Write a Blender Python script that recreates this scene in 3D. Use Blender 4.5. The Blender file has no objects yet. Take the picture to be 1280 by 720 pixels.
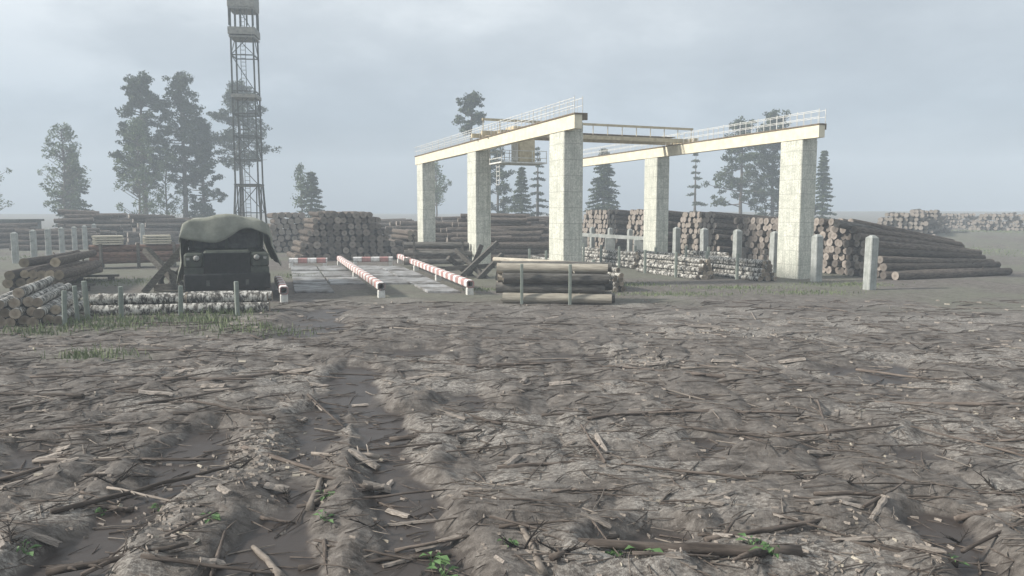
import bpy, math, random
import numpy as np
from mathutils import Vector, Matrix

random.seed(7)
S = bpy.context.scene
COL = S.collection
# ------------------------------------------------------------------ camera
CAM_H = 2.9; F = 945.0; PITCH = math.atan(94 / F)
cam_d = bpy.data.cameras.new('camera'); cam = bpy.data.objects.new('camera', cam_d); COL.objects.link(cam)
cam.location = (0, 0, CAM_H); cam.rotation_euler = (math.pi / 2 - PITCH, 0, 0)
cam_d.sensor_width = 36; cam_d.lens = F / 1280 * 36; cam_d.clip_start = .1; cam_d.clip_end = 3000
S.camera = cam

def ray(px, py):
    cx = (px - 640) / F; cy = (360 - py) / F
    return Vector((cx, math.cos(PITCH) + cy * math.sin(PITCH), -math.sin(PITCH) + cy * math.cos(PITCH)))
def at(px, py, Y):
    d = ray(px, py); return Vector((0, 0, CAM_H)) + d * (Y / d.y)
def gp(px, py, z=0.0):
    d = ray(px, py); return Vector((0, 0, CAM_H)) + d * ((z - CAM_H) / d.z)

_u = Vector((1, .4)).normalized()
U = Vector((_u.x, _u.y, 0)); V = Vector((-_u.y, _u.x, 0)); YAW = math.atan2(_u.y, _u.x)

# ------------------------------------------------------------------ noise / terrain
def _hash(ix, iy, seed):
    ix = ix.astype(np.int64); iy = iy.astype(np.int64)
    h = (ix * 374761393 + iy * 668265263 + seed * 974634777) & 0x7fffffff
    h = ((h ^ (h >> 13)) * 1274126177) & 0x7fffffff
    h = (h ^ (h >> 16)) & 0xffff
    return h / 65535.0
def vnoise(x, y, seed=0):
    x = np.asarray(x, float); y = np.asarray(y, float)
    ix = np.floor(x); iy = np.floor(y); fx = x - ix; fy = y - iy
    fx = fx * fx * fx * (fx * (fx * 6 - 15) + 10); fy = fy * fy * fy * (fy * (fy * 6 - 15) + 10)
    a = _hash(ix, iy, seed); b = _hash(ix + 1, iy, seed); c = _hash(ix, iy + 1, seed); d = _hash(ix + 1, iy + 1, seed)
    return (a + (b - a) * fx) * (1 - fy) + (c + (d - c) * fx) * fy
def fbm(x, y, seed=0, oct=3):
    s = 0; a = 1; t = 0
    for o in range(oct):
        s = s + a * vnoise(x, y, seed + o * 17); t += a; a *= .5
        x, y = x * 1.97 + y * .31, y * 1.97 - x * .31
    return s / t

def sstep(a, b, x):
    t = np.clip((x - a) / (b - a), 0, 1); return t * t * (3 - 2 * t)

RUTS_PX = [
    ([(540, 730), (508, 650), (487, 570), (462, 505), (440, 460)], .30, .24),
    ([(325, 730), (348, 650), (392, 570), (418, 505), (428, 470)], .30, .20),
    ([(60, 730), (130, 660), (215, 590), (262, 535)], .30, .22),
    ([(1240, 725), (1205, 685), (1178, 645)], .22, .22),
    ([(1140, 565), (1160, 548)], .28, .18),
    ([(785, 672), (815, 660)], .24, .20),
    ([(895, 548), (925, 546)], .30, .12),
    ([(560, 505), (575, 492)], .45, .16),
    ([(375, 418), (400, 402), (405, 386)], .6, .18),
    ([(500, 440), (540, 436)], .5, .15),
    ([(1085, 462), (1120, 458)], .5, .14),
    ([(0, 600), (30, 560)], .3, .16),
    ([(690, 445), (730, 441)], .5, .13),
    ([(840, 500), (880, 492)], .4, .12),
]
RUTS = [([gp(*p).xy for p in pts], w, d) for pts, w, d in RUTS_PX]

RUTS = [(p, w * 1.2, d) for p, w, d in RUTS]
def rut_field(x, y):
    """depth of wheel ruts and pits (positive = deep) and the raised lips"""
    dep = np.zeros_like(x); lip = np.zeros_like(x)
    wob = fbm(x * 1.3, y * 1.3, 91, 2) - .5
    for pts, w, d in RUTS:
        best = np.full_like(x, 1e9)
        for a, b in zip(pts[:-1], pts[1:]):
            abx, aby = b[0] - a[0], b[1] - a[1]; L2 = abx * abx + aby * aby
            t = np.clip(((x - a[0]) * abx + (y - a[1]) * aby) / L2, 0, 1)
            dx = x - a[0] - t * abx; dy = y - a[1] - t * aby
            best = np.minimum(best, np.sqrt(dx * dx + dy * dy))
        q = (best + wob * w * 1.3) / w
        g = np.exp(-np.clip(q, 0, 9) ** 3 * .9)
        dep = np.maximum(dep, d * g); lip = np.maximum(lip, np.exp(-((q - 1.55) / .5) ** 2) * d * .42)
    return dep, lip

def terrain(x, y):
    x = np.asarray(x, float); y = np.asarray(y, float)
    r = np.hypot(x, y)
    near = 1 - .72 * sstep(14, 26, r)
    clod = np.abs(2 * fbm(x * .95 + 3, y * .95, 5, 1) - 1) ** .8
    lump = np.abs(2 * vnoise(x * 2.3, y * 2.3 + 9, 23) - 1) ** .85
    h = .20 * (fbm(x * .45, y * .45, 1, 2) - .5) + .21 * (clod - .42) + .13 * (lump - .42) + .045 * (vnoise(x * 4.6, y * 4.6, 31) - .5) + .024 * (vnoise(x * 10, y * 10, 37) - .5) + .016 * (vnoise(x * 21, y * 21, 41) - .5)
    h = h * near * .62
    dep, lip = rut_field(x, y)
    nd = 1 - sstep(30, 40, r)
    h = h * (1 - .35 * np.clip(dep / .2, 0, 1)) - .82 * dep * nd * (.62 + .76 * fbm(x * 1.1, y * 1.1, 205, 2)) + .40 * lip * nd
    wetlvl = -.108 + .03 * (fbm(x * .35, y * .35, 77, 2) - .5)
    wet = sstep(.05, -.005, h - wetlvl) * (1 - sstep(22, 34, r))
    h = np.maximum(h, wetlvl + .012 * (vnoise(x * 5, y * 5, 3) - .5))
    yard = sstep(22.5, 25, y + .05 * np.abs(x)) * (1 - sstep(48, 60, r))
    h = h * (1 - .7 * yard) - .0 * yard
    far = sstep(60, 140, r)
    h = h + .9 * sstep(16, 40, x) * sstep(48, 78, y)
    h = h + 2.5 * sstep(150, 315, r)
    h = h + far * (.5 * (fbm(x * .02, y * .02, 55, 2) - .5))
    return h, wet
def hgt(x, y):
    return float(terrain(np.array([x]), np.array([y]))[0][0])

# ------------------------------------------------------------------ materials
def new_mat(name):
    m = bpy.data.materials.new(name); m.use_nodes = True
    nt = m.node_tree; nt.nodes.clear()
    out = nt.nodes.new('ShaderNodeOutputMaterial'); b = nt.nodes.new('ShaderNodeBsdfPrincipled')
    nt.links.new(b.outputs[0], out.inputs[0])
    b.inputs['Specular IOR Level'].default_value = .25
    return m, nt, b
def N(nt, t, **kw):
    n = nt.nodes.new(t)
    for k, v in kw.items():
        if k in n.inputs: n.inputs[k].default_value = v
        else: setattr(n, k, v)
    return n
def ramp(nt, src, stops):
    r = nt.nodes.new('ShaderNodeValToRGB'); e = r.color_ramp.elements
    e[0].position, e[0].color = stops[0][0], (*stops[0][1], 1)
    e[1].position, e[1].color = stops[-1][0], (*stops[-1][1], 1)
    for p, c in stops[1:-1]:
        k = e.new(p); k.color = (*c, 1)
    nt.links.new(src, r.inputs[0]); return r.outputs[0]
def mix(nt, fac, a, b):
    m = nt.nodes.new('ShaderNodeMix'); m.data_type = 'RGBA'
    for inp, v in ((m.inputs[0], fac), (m.inputs[6], a), (m.inputs[7], b)):
        if hasattr(v, 'is_linked'): nt.links.new(v, inp)
        elif isinstance(v, (tuple, list)): inp.default_value = (*v, 1)
        else: inp.default_value = v
    return m.outputs[2]
def coords(nt, kind='Object', scale=(1, 1, 1), per_object=False):
    tc = nt.nodes.new('ShaderNodeTexCoord'); mp = nt.nodes.new('ShaderNodeMapping'); mp.inputs['Scale'].default_value = scale
    nt.links.new(tc.outputs[kind], mp.inputs[0])
    if per_object:
        oi = nt.nodes.new('ShaderNodeObjectInfo'); mu = N(nt, 'ShaderNodeMath', operation='MULTIPLY'); mu.inputs[1].default_value = 37
        nt.links.new(oi.outputs['Random'], mu.inputs[0]); nt.links.new(mu.outputs[0], mp.inputs['Location'])
    return mp.outputs[0]
def noise(nt, vec, scale, detail=4, rough=.6):
    n = N(nt, 'ShaderNodeTexNoise'); n.inputs['Scale'].default_value = scale; n.inputs['Detail'].default_value = detail; n.inputs['Roughness'].default_value = rough
    nt.links.new(vec, n.inputs['Vector']); return n.outputs[0]
def bump(nt, b, src, strength=.5, dist=.02):
    k = N(nt, 'ShaderNodeBump'); k.inputs['Strength'].default_value = strength; k.inputs['Distance'].default_value = dist
    nt.links.new(src, k.inputs['Height']); nt.links.new(k.outputs[0], b.inputs['Normal'])
def simple(name, c0, c1, scale=6, rough=.8, stretch=(1, 1, 1), bs=.3, bd=.01, metal=0, per_object=True, lo=.35, hi=.65, rnd=0):
    m, nt, b = new_mat(name)
    v = coords(nt, 'Object', stretch, per_object); n = noise(nt, v, scale, 5, .65)
    c = ramp(nt, n, [(lo, c0), (hi, c1)])
    if rnd:
        oi = nt.nodes.new('ShaderNodeObjectInfo'); mr = N(nt, 'ShaderNodeMapRange'); mr.inputs[3].default_value = 1 - rnd; mr.inputs[4].default_value = 1 + rnd
        nt.links.new(oi.outputs['Random'], mr.inputs[0])
        hv = N(nt, 'ShaderNodeHueSaturation'); nt.links.new(c, hv.inputs['Color']); nt.links.new(mr.outputs[0], hv.inputs['Value']); c = hv.outputs[0]
    nt.links.new(c, b.inputs['Base Color']); b.inputs['Roughness'].default_value = rough; b.inputs['Metallic'].default_value = metal
    if bs: bump(nt, b, n, bs, bd)
    return m

M = {}
M['bark'] = simple('pine_bark', (.045, .036, .03), (.15, .125, .105), 7, .9, (.5, 2.2, 2.2), .8, .03, rnd=.3)
M['bark_red'] = simple('reddish_bark', (.09, .055, .042), (.24, .15, .115), 7, .9, (.5, 2.2, 2.2), .8, .03, rnd=.25)
M['bark_grey'] = simple('grey_bark', (.05, .047, .042), (.17, .16, .145), 6, .9, (.4, 2.2, 2.2), .8, .03, rnd=.3)
M['wood_pale'] = simple('debarked_wood', (.25, .22, .18), (.5, .46, .38), 6, .8, (.3, 4, 4), .3, .01, rnd=.2)
M['timber_dark'] = simple('weathered_timber', (.05, .047, .042), (.14, .13, .115), 6, .9, (.5, 3, 3), .5, .015)

def birch_mat():
    m, nt, b = new_mat('birch_bark')
    v = coords(nt, 'Object', (4.2, 2.0, 2.0), True); n = noise(nt, v, 2.3, 5, .75)
    v2 = coords(nt, 'Object', (1, 1, 1), True); n2 = noise(nt, v2, 2.2, 3)
    c = ramp(nt, n, [(.43, (.03, .028, .026)), (.50, (.16, .15, .135)), (.56, (.52, .51, .47)), (.8, (.66, .64, .59))])
    c = mix(nt, ramp(nt, n2, [(.5, (0, 0, 0)), (.7, (.4, .4, .4))]), c, (.22, .20, .17))
    nt.links.new(c, b.inputs['Base Color']); b.inputs['Roughness'].default_value = .75; bump(nt, b, n, .4, .01); return m
M['birch'] = birch_mat()

def end_mat(name, a, bcol, dark):
    m, nt, b = new_mat(name)
    tc = nt.nodes.new('ShaderNodeTexCoord'); sx = nt.nodes.new('ShaderNodeSeparateXYZ'); nt.links.new(tc.outputs['Object'], sx.inputs[0])
    cb = nt.nodes.new('ShaderNodeCombineXYZ'); nt.links.new(sx.outputs[1], cb.inputs[1]); nt.links.new(sx.outputs[2], cb.inputs[2])
    ln = N(nt, 'ShaderNodeVectorMath', operation='LENGTH'); nt.links.new(cb.outputs[0], ln.inputs[0])
    nz = noise(nt, coords(nt, 'Object', (1, 1, 1), True), 9, 3)
    ad = N(nt, 'ShaderNodeMath', operation='MULTIPLY_ADD'); ad.inputs[1].default_value = .05; nt.links.new(nz, ad.inputs[0]); nt.links.new(ln.outputs['Value'], ad.inputs[2])
    mu = N(nt, 'ShaderNodeMath', operation='MULTIPLY'); mu.inputs[1].default_value = 260; nt.links.new(ad.outputs[0], mu.inputs[0])
    si = N(nt, 'ShaderNodeMath', operation='SINE'); nt.links.new(mu.outputs[0], si.inputs[0])
    mr = N(nt, 'ShaderNodeMapRange'); mr.inputs[1].default_value = -1; nt.links.new(si.outputs[0], mr.inputs[0])
    c = mix(nt, mr.outputs[0], a, bcol)
    core = ramp(nt, ln.outputs['Value'], [(.0, (1, 1, 1)), (.1, (0, 0, 0))])
    c = mix(nt, core, c, dark)
    oi = nt.nodes.new('ShaderNodeObjectInfo'); r2 = N(nt, 'ShaderNodeMapRange'); r2.inputs[3].default_value = .32; r2.inputs[4].default_value = 1.12
    nt.links.new(oi.outputs['Random'], r2.inputs[0])
    hv = N(nt, 'ShaderNodeHueSaturation'); nt.links.new(c, hv.inputs['Color']); nt.links.new(r2.outputs[0], hv.inputs['Value'])
    dirt = ramp(nt, noise(nt, coords(nt, 'Object', (1, 1, 1), True), 5, 3), [(.4, (0, 0, 0)), (.7, (.6, .6, .6))])
    c = mix(nt, dirt, hv.outputs[0], (.12, .10, .085))
    nt.links.new(c, b.inputs['Base Color']); b.inputs['Roughness'].default_value = .85; return m
M['cut'] = end_mat('cut_wood', (.27, .235, .205), (.38, .335, .295), (.19, .155, .13))
M['cut_grey'] = end_mat('weathered_cut_wood', (.24, .21, .18), (.34, .30, .255), (.15, .13, .11))
M['cut_birch'] = end_mat('birch_cut_wood', (.40, .33, .25), (.52, .44, .34), (.30, .23, .17))
M['cut_warm'] = end_mat('fresh_cut_wood', (.38, .31, .22), (.50, .415, .30), (.27, .21, .145))

def concrete_mat(name, base, dark, moss=0.0, seam=.62):
    m, nt, b = new_mat(name)
    v = coords(nt, 'Object'); n = noise(nt, v, 2.2, 6, .7); n2 = noise(nt, v, 14, 4)
    vs = coords(nt, 'Object', (6, 6, .35)); st = noise(nt, vs, 2, 4)
    c = ramp(nt, n, [(.3, dark), (.62, base)])
    c = mix(nt, ramp(nt, st, [(.47, (0, 0, 0)), (.68, (.7, .7, .7))]), c, tuple(x * .5 for x in base))
    if moss:
        c = mix(nt, ramp(nt, n2, [(.4, (0, 0, 0)), (.65, (moss, moss, moss))]), c, (.16, .2, .14))
    # horizontal casting joints
    tc = nt.nodes.new('ShaderNodeTexCoord'); sx = nt.nodes.new('ShaderNodeSeparateXYZ'); nt.links.new(tc.outputs['Object'], sx.inputs[0])
    md = N(nt, 'ShaderNodeMath', operation='PINGPONG'); md.inputs[1].default_value = seam / 2; nt.links.new(sx.outputs[2], md.inputs[0])
    sm = ramp(nt, md.outputs[0], [(.006, (.5, .5, .5)), (.02, (0, 0, 0))])
    c = mix(nt, sm, c, tuple(x * .5 for x in dark))
    nt.links.new(c, b.inputs['Base Color']); b.inputs['Roughness'].default_value = .9; bump(nt, b, n2, .35, .01); return m
M['concrete'] = concrete_mat('pillar_concrete', (.75, .735, .65), (.48, .49, .43), .45)
M['post_concrete'] = concrete_mat('post_concrete', (.46, .47, .45), (.25, .26, .25), .25, 9)
M['stake'] = concrete_mat('stake_concrete', (.30, .33, .30), (.17, .19, .17), .35, 9)
M['slab'] = simple('slab_concrete', (.11, .10, .09), (.34, .345, .35), 1.6, .85, (1, 1, 1), .3, .01, rnd=.15)
M['cream'] = simple('cream_paint', (.64, .58, .44), (.80, .73, .56), 3, .55, (1, 1, 1), .1, .005)
M['rust_rail'] = simple('rusty_steel', (.10, .075, .05), (.24, .19, .13), 8, .7)
M['tan'] = simple('tan_paint', (.42, .35, .23), (.60, .52, .36), 5, .6)
M['white_paint'] = simple('white_paint', (.5, .5, .47), (.75, .74, .7), 5, .6)
M['mast'] = simple('mast_steel', (.05, .055, .05), (.12, .125, .115), 5, .7)
M['mast_plate'] = simple('mast_plating', (.17, .17, .15), (.30, .29, .26), 5, .7)
M['truck'] = simple('olive_paint', (.04, .047, .038), (.085, .093, .074), 4, .7)
M['truck_dark'] = simple('black_steel', (.012, .013, .013), (.03, .03, .029), 6, .7)
M['rubber'] = simple('rubber', (.012, .012, .012), (.035, .033, .03), 8, .9)
M['tarp'] = simple('canvas', (.18, .185, .155), (.28, .285, .24), 2.2, .9, (1, 1, 1), .5, .02)
M['bed_wood'] = simple('bed_boards', (.06, .06, .048), (.12, .115, .09), 6, .8, (1, 6, 1))
M['lumber'] = simple('sawn_lumber', (.42, .38, .30), (.66, .61, .5), 9, .8, (1, 8, 8))
M['foliage'] = simple('needle_foliage', (.022, .035, .017), (.075, .097, .046), 1.2, .8, (1, 1, 1), 0)
M['leaf'] = simple('birch_leaf', (.06, .09, .035), (.14, .175, .085), 1.5, .7, (1, 1, 1), 0)
M['trunk'] = simple('tree_bark', (.06, .05, .042), (.17, .145, .12), 4, .9, (2, 2, .4))
M['grass'] = simple('grass_blades', (.085, .115, .055), (.20, .235, .125), 2.0, .8, (1, 1, 1), 0)
M['green'] = simple('seedling_leaf', (.05, .11, .035), (.12, .2, .08), 9, .6, (1, 1, 1), 0)
M['stick'] = simple('branch_bark', (.05, .04, .034), (.16, .132, .112), 9, .9, (.6, 3, 3), .6, .01, rnd=.4)
M['stick_pale'] = simple('bleached_branch', (.13, .11, .095), (.28, .245, .21), 9, .9, (.6, 3, 3), .5, .01, rnd=.3)
M['chip'] = simple('wood_chip', (.15, .13, .112), (.36, .315, .275), 12, .85, (1, 5, 5), .3, .01, rnd=.3)
M['twig'] = simple('dead_twig', (.014, .012, .011), (.04, .034, .03), 9, .9)
M['shed'] = simple('shed_panel', (.08, .085, .08), (.17, .175, .165), 3, .8)

def glass_mat():
    m, nt, b = new_mat('dusty_glass'); v = coords(nt, 'Object'); n = noise(nt, v, 5, 4)
    nt.links.new(ramp(nt, n, [(.35, (.03, .035, .035)), (.7, (.10, .105, .10))]), b.inputs['Base Color']); b.inputs['Roughness'].default_value = .25; return m
M['glass'] = glass_mat()
m_, nt_, b_ = new_mat('headlight_lens'); b_.inputs['Roughness'].default_value = .2
nt_.links.new(ramp(nt_, noise(nt_, coords(nt_), 20, 2), [(.3, (.2, .2, .19)), (.7, (.38, .38, .36))]), b_.inputs['Base Color']); M['lens'] = m_

def stripe_mat():
    m, nt, b = new_mat('red_white_stripes')
    tc = nt.nodes.new('ShaderNodeTexCoord'); sx = nt.nodes.new('ShaderNodeSeparateXYZ'); nt.links.new(tc.outputs['Object'], sx.inputs[0])
    a = N(nt, 'ShaderNodeMath', operation='MULTIPLY'); a.inputs[1].default_value = 1 / .95; nt.links.new(sx.outputs[0], a.inputs[0])
    f = N(nt, 'ShaderNodeMath', operation='FRACT'); nt.links.new(a.outputs[0], f.inputs[0])
    g = N(nt, 'ShaderNodeMath', operation='GREATER_THAN'); g.inputs[1].default_value = .5; nt.links.new(f.outputs[0], g.inputs[0])
    n = noise(nt, coords(nt), 5, 5, .7)
    w = ramp(nt, n, [(.3, (.42, .40, .38)), (.55, (.78, .76, .74))]); r = ramp(nt, n, [(.3, (.30, .17, .16)), (.6, (.48, .26, .24))])
    c = mix(nt, g.outputs[0], w, r)
    d2 = N(nt, 'ShaderNodeMath', operation='MULTIPLY'); d2.inputs[1].default_value = 2; nt.links.new(a.outputs[0], d2.inputs[0])
    f2 = N(nt, 'ShaderNodeMath', operation='FRACT'); nt.links.new(d2.outputs[0], f2.inputs[0])
    jn = ramp(nt, f2.outputs[0], [(.0, (.85, .85, .85)), (.10, (.0, .0, .0))])
    c = mix(nt, jn, c, (.10, .09, .085)); c = mix(nt, ramp(nt, noise(nt, coords(nt), 3.1, 6, .8), [(.5, (0, 0, 0)), (.68, (.6, .6, .6))]), c, (.24, .22, .20))
    nt.links.new(c, b.inputs['Base Color']); b.inputs['Roughness'].default_value = .7; return m
M['stripe'] = stripe_mat()

def ground_mat():
    m, nt, b = new_mat('mud_ground')
    v = coords(nt, 'Object')
    big = noise(nt, v, .35, 5, .6); mid = noise(nt, v, 1.7, 6, .7); fine = noise(nt, v, 9, 6, .75); grit = noise(nt, v, 42, 4, .7)
    vs = coords(nt, 'Object', (.55, 1.5, 1)); streak = noise(nt, vs, 5, 5, .7)
    c = ramp(nt, mid, [(.30, (.066, .054, .047)), (.44, (.118, .103, .091)), (.58, (.18, .161, .143)), (.76, (.265, .24, .216))])
    c2 = ramp(nt, fine, [(.33, (.055, .045, .039)), (.5, (.148, .131, .117)), (.68, (.30, .275, .25))])
    c = mix(nt, .55, c, c2)
    c = mix(nt, ramp(nt, streak, [(.38, (.8, .8, .8)), (.50, (0, 0, 0))]), c, (.044, .036, .031))
    c = mix(nt, ramp(nt, streak, [(.58, (0, 0, 0)), (.68, (.65, .65, .65))]), c, (.30, .28, .255))
    c = mix(nt, ramp(nt, grit, [(.63, (0, 0, 0)), (.72, (.7, .7, .7))]), c, (.42, .395, .36))
    c = mix(nt, ramp(nt, big, [(.35, (.0, .0, .0)), (.65, (.3, .3, .3))]), c, (.10, .09, .081))
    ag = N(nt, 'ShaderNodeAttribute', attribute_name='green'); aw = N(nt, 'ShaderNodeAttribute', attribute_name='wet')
    ap = N(nt, 'ShaderNodeAttribute', attribute_name='pale'); pm = N(nt, 'ShaderNodeMath', operation='MULTIPLY'); nt.links.new(ap.outputs['Fac'], pm.inputs[0])
    nt.links.new(ramp(nt, noise(nt, coords(nt, 'Object', (1, 1.6, 1)), 15, 6, .8), [(.46, (0, 0, 0)), (.60, (1, 1, 1))]), pm.inputs[1])
    c = mix(nt, pm.outputs[0], c, (.40, .375, .34))
    gm = N(nt, 'ShaderNodeMath', operation='MULTIPLY'); nt.links.new(ag.outputs['Fac'], gm.inputs[0])
    nt.links.new(ramp(nt, fine, [(.35, (.25, .25, .25)), (.6, (1, 1, 1))]), gm.inputs[1])
    c = mix(nt, gm.outputs[0], c, (.15, .16, .115))
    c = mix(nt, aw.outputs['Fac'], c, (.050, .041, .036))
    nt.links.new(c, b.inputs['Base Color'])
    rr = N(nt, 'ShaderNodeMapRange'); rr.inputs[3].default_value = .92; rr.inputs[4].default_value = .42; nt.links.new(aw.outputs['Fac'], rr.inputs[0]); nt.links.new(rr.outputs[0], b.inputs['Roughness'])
    ad = N(nt, 'ShaderNodeMath', operation='MULTIPLY_ADD'); ad.inputs[1].default_value = .35; nt.links.new(grit, ad.inputs[0]); nt.links.new(fine, ad.inputs[2])
    iw = N(nt, 'ShaderNodeMapRange'); iw.inputs[3].default_value = .7; iw.inputs[4].default_value = .12; nt.links.new(aw.outputs['Fac'], iw.inputs[0])
    k = N(nt, 'ShaderNodeBump'); k.inputs['Distance'].default_value = .06; nt.links.new(iw.outputs[0], k.inputs['Strength'])
    nt.links.new(ad.outputs[0], k.inputs['Height']); nt.links.new(k.outputs[0], b.inputs['Normal'])
    return m
M['ground'] = ground_mat()

# ------------------------------------------------------------------ mesh builder
def frame_from(d):
    d = d.normalized(); a = Vector((0, 0, 1)) if abs(d.z) < .95 else Vector((1, 0, 0))
    s = d.cross(a).normalized(); return d, s, s.cross(d).normalized()
class MB:
    def __init__(s): s.v = []; s.f = []; s.mi = []; s.cur = 0
    def add(s, vs, fs):
        o = len(s.v); s.v += [tuple(p) for p in vs]; s.f += [tuple(i + o for i in f) for f in fs]; s.mi += [s.cur] * len(fs)
    def box(s, x0, x1, y0, y1, z0, z1, bev=0):
        if bev:
            b = bev; vs = []; 
            prof = [(x0 + b, y0), (x1 - b, y0), (x1, y0 + b), (x1, y1 - b), (x1 - b, y1), (x0 + b, y1), (x0, y1 - b), (x0, y0 + b)]
            cx, cy = (x0 + x1) / 2, (y0 + y1) / 2
            def ins(p): return (p[0] + (b if p[0] < cx else -b) * .7, p[1] + (b if p[1] < cy else -b) * .7)
            rings = [[(*ins(p), z0) for p in prof], [(*p, z0 + b) for p in prof], [(*p, z1 - b) for p in prof], [(*ins(p), z1) for p in prof]]
            for r in rings: vs += r
            fs = [(k * 8 + i, k * 8 + (i + 1) % 8, (k + 1) * 8 + (i + 1) % 8, (k + 1) * 8 + i) for k in range(3) for i in range(8)]
            fs += [tuple(range(7, -1, -1)), tuple(range(24, 32))]
            s.add(vs, fs); return s
        s.add([(x0, y0, z0), (x1, y0, z0), (x1, y1, z0), (x0, y1, z0), (x0, y0, z1), (x1, y0, z1), (x1, y1, z1), (x0, y1, z1)],
              [(3, 2, 1, 0), (4, 5, 6, 7), (0, 1, 5, 4), (1, 2, 6, 5), (2, 3, 7, 6), (3, 0, 4, 7)]); return s
    def bar(s, p, q, w, h):
        p, q = Vector(p), Vector(q); d, a, b = frame_from(q - p); a = a * w / 2; b = b * h / 2
        s.add([p - a - b, p + a - b, p + a + b, p - a + b, q - a - b, q + a - b, q + a + b, q - a + b],
              [(3, 2, 1, 0), (4, 5, 6, 7), (0, 1, 5, 4), (1, 2, 6, 5), (2, 3, 7, 6), (3, 0, 4, 7)]); return s
    def tube(s, pts, rs, n=8, cap=True, wob=0, seed=0):
        rn = random.Random(seed); pts = [Vector(p) for p in pts]; o = len(s.v); vs = []; fs = []
        if not hasattr(rs, '__len__'): rs = [rs] * len(pts)
        d0, a, b = frame_from(pts[-1] - pts[0])
        for i, p in enumerate(pts):
            for k in range(n):
                t = 2 * math.pi * k / n; r = rs[i] * (1 + wob * rn.uniform(-1, 1)); vs.append(p + (a * math.cos(t) + b * math.sin(t)) * r)
        for i in range(len(pts) - 1):
            for k in range(n):
                fs.append((i * n + k, i * n + (k + 1) % n, (i + 1) * n + (k + 1) % n, (i + 1) * n + k))
        if cap: fs += [tuple(range(n - 1, -1, -1)), tuple((len(pts) - 1) * n + k for k in range(n))]
        s.add(vs, fs); return s
    def mesh(s, name, mats, smooth=False):
        me = bpy.data.meshes.new(name); me.from_pydata(s.v, [], s.f)
        for m in mats: me.materials.append(M[m])
        if len(mats) > 1: me.polygons.foreach_set('material_index', s.mi)
        if smooth: me.polygons.foreach_set('use_smooth', [True] * len(s.f))
        me.update(); return me
    def build(s, name, mats, parent=None, smooth=False):
        if isinstance(mats, str): mats = [mats]
        return link(name, s.mesh(name, mats, smooth), parent)
def link(name, me, parent=None):
    o = bpy.data.objects.new(name, me); COL.objects.link(o)
    if parent: o.parent = parent
    return o
def tag(o, label=None, cat=None, group=None, kind=None):
    if label: o['label'] = label
    if cat: o['category'] = cat
    if group: o['group'] = group
    if kind: o['kind'] = kind
    return o
def empty(name, loc, rz, label, cat, group=None):
    o = bpy.data.objects.new(name, None); COL.objects.link(o); o.location = loc; o.rotation_euler = (0, 0, rz); o.empty_display_size = .3
    return tag(o, label, cat, group)
def copy_tree(o, parent=None):
    c = o.copy(); COL.objects.link(c)
    if parent: c.parent = parent
    for ch in [x for x in o.children]: copy_tree(ch, c)
    return c
ORD = ['first', 'second', 'third', 'fourth', 'fifth', 'sixth', 'seventh', 'eighth', 'ninth', 'tenth', 'eleventh', 'twelfth', 'thirteenth',
       'fourteenth', 'fifteenth', 'sixteenth', 'seventeenth', 'eighteenth', 'nineteenth', 'twentieth', 'twenty-first', 'twenty-second', 'twenty-third', 'twenty-fourth']

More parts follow.
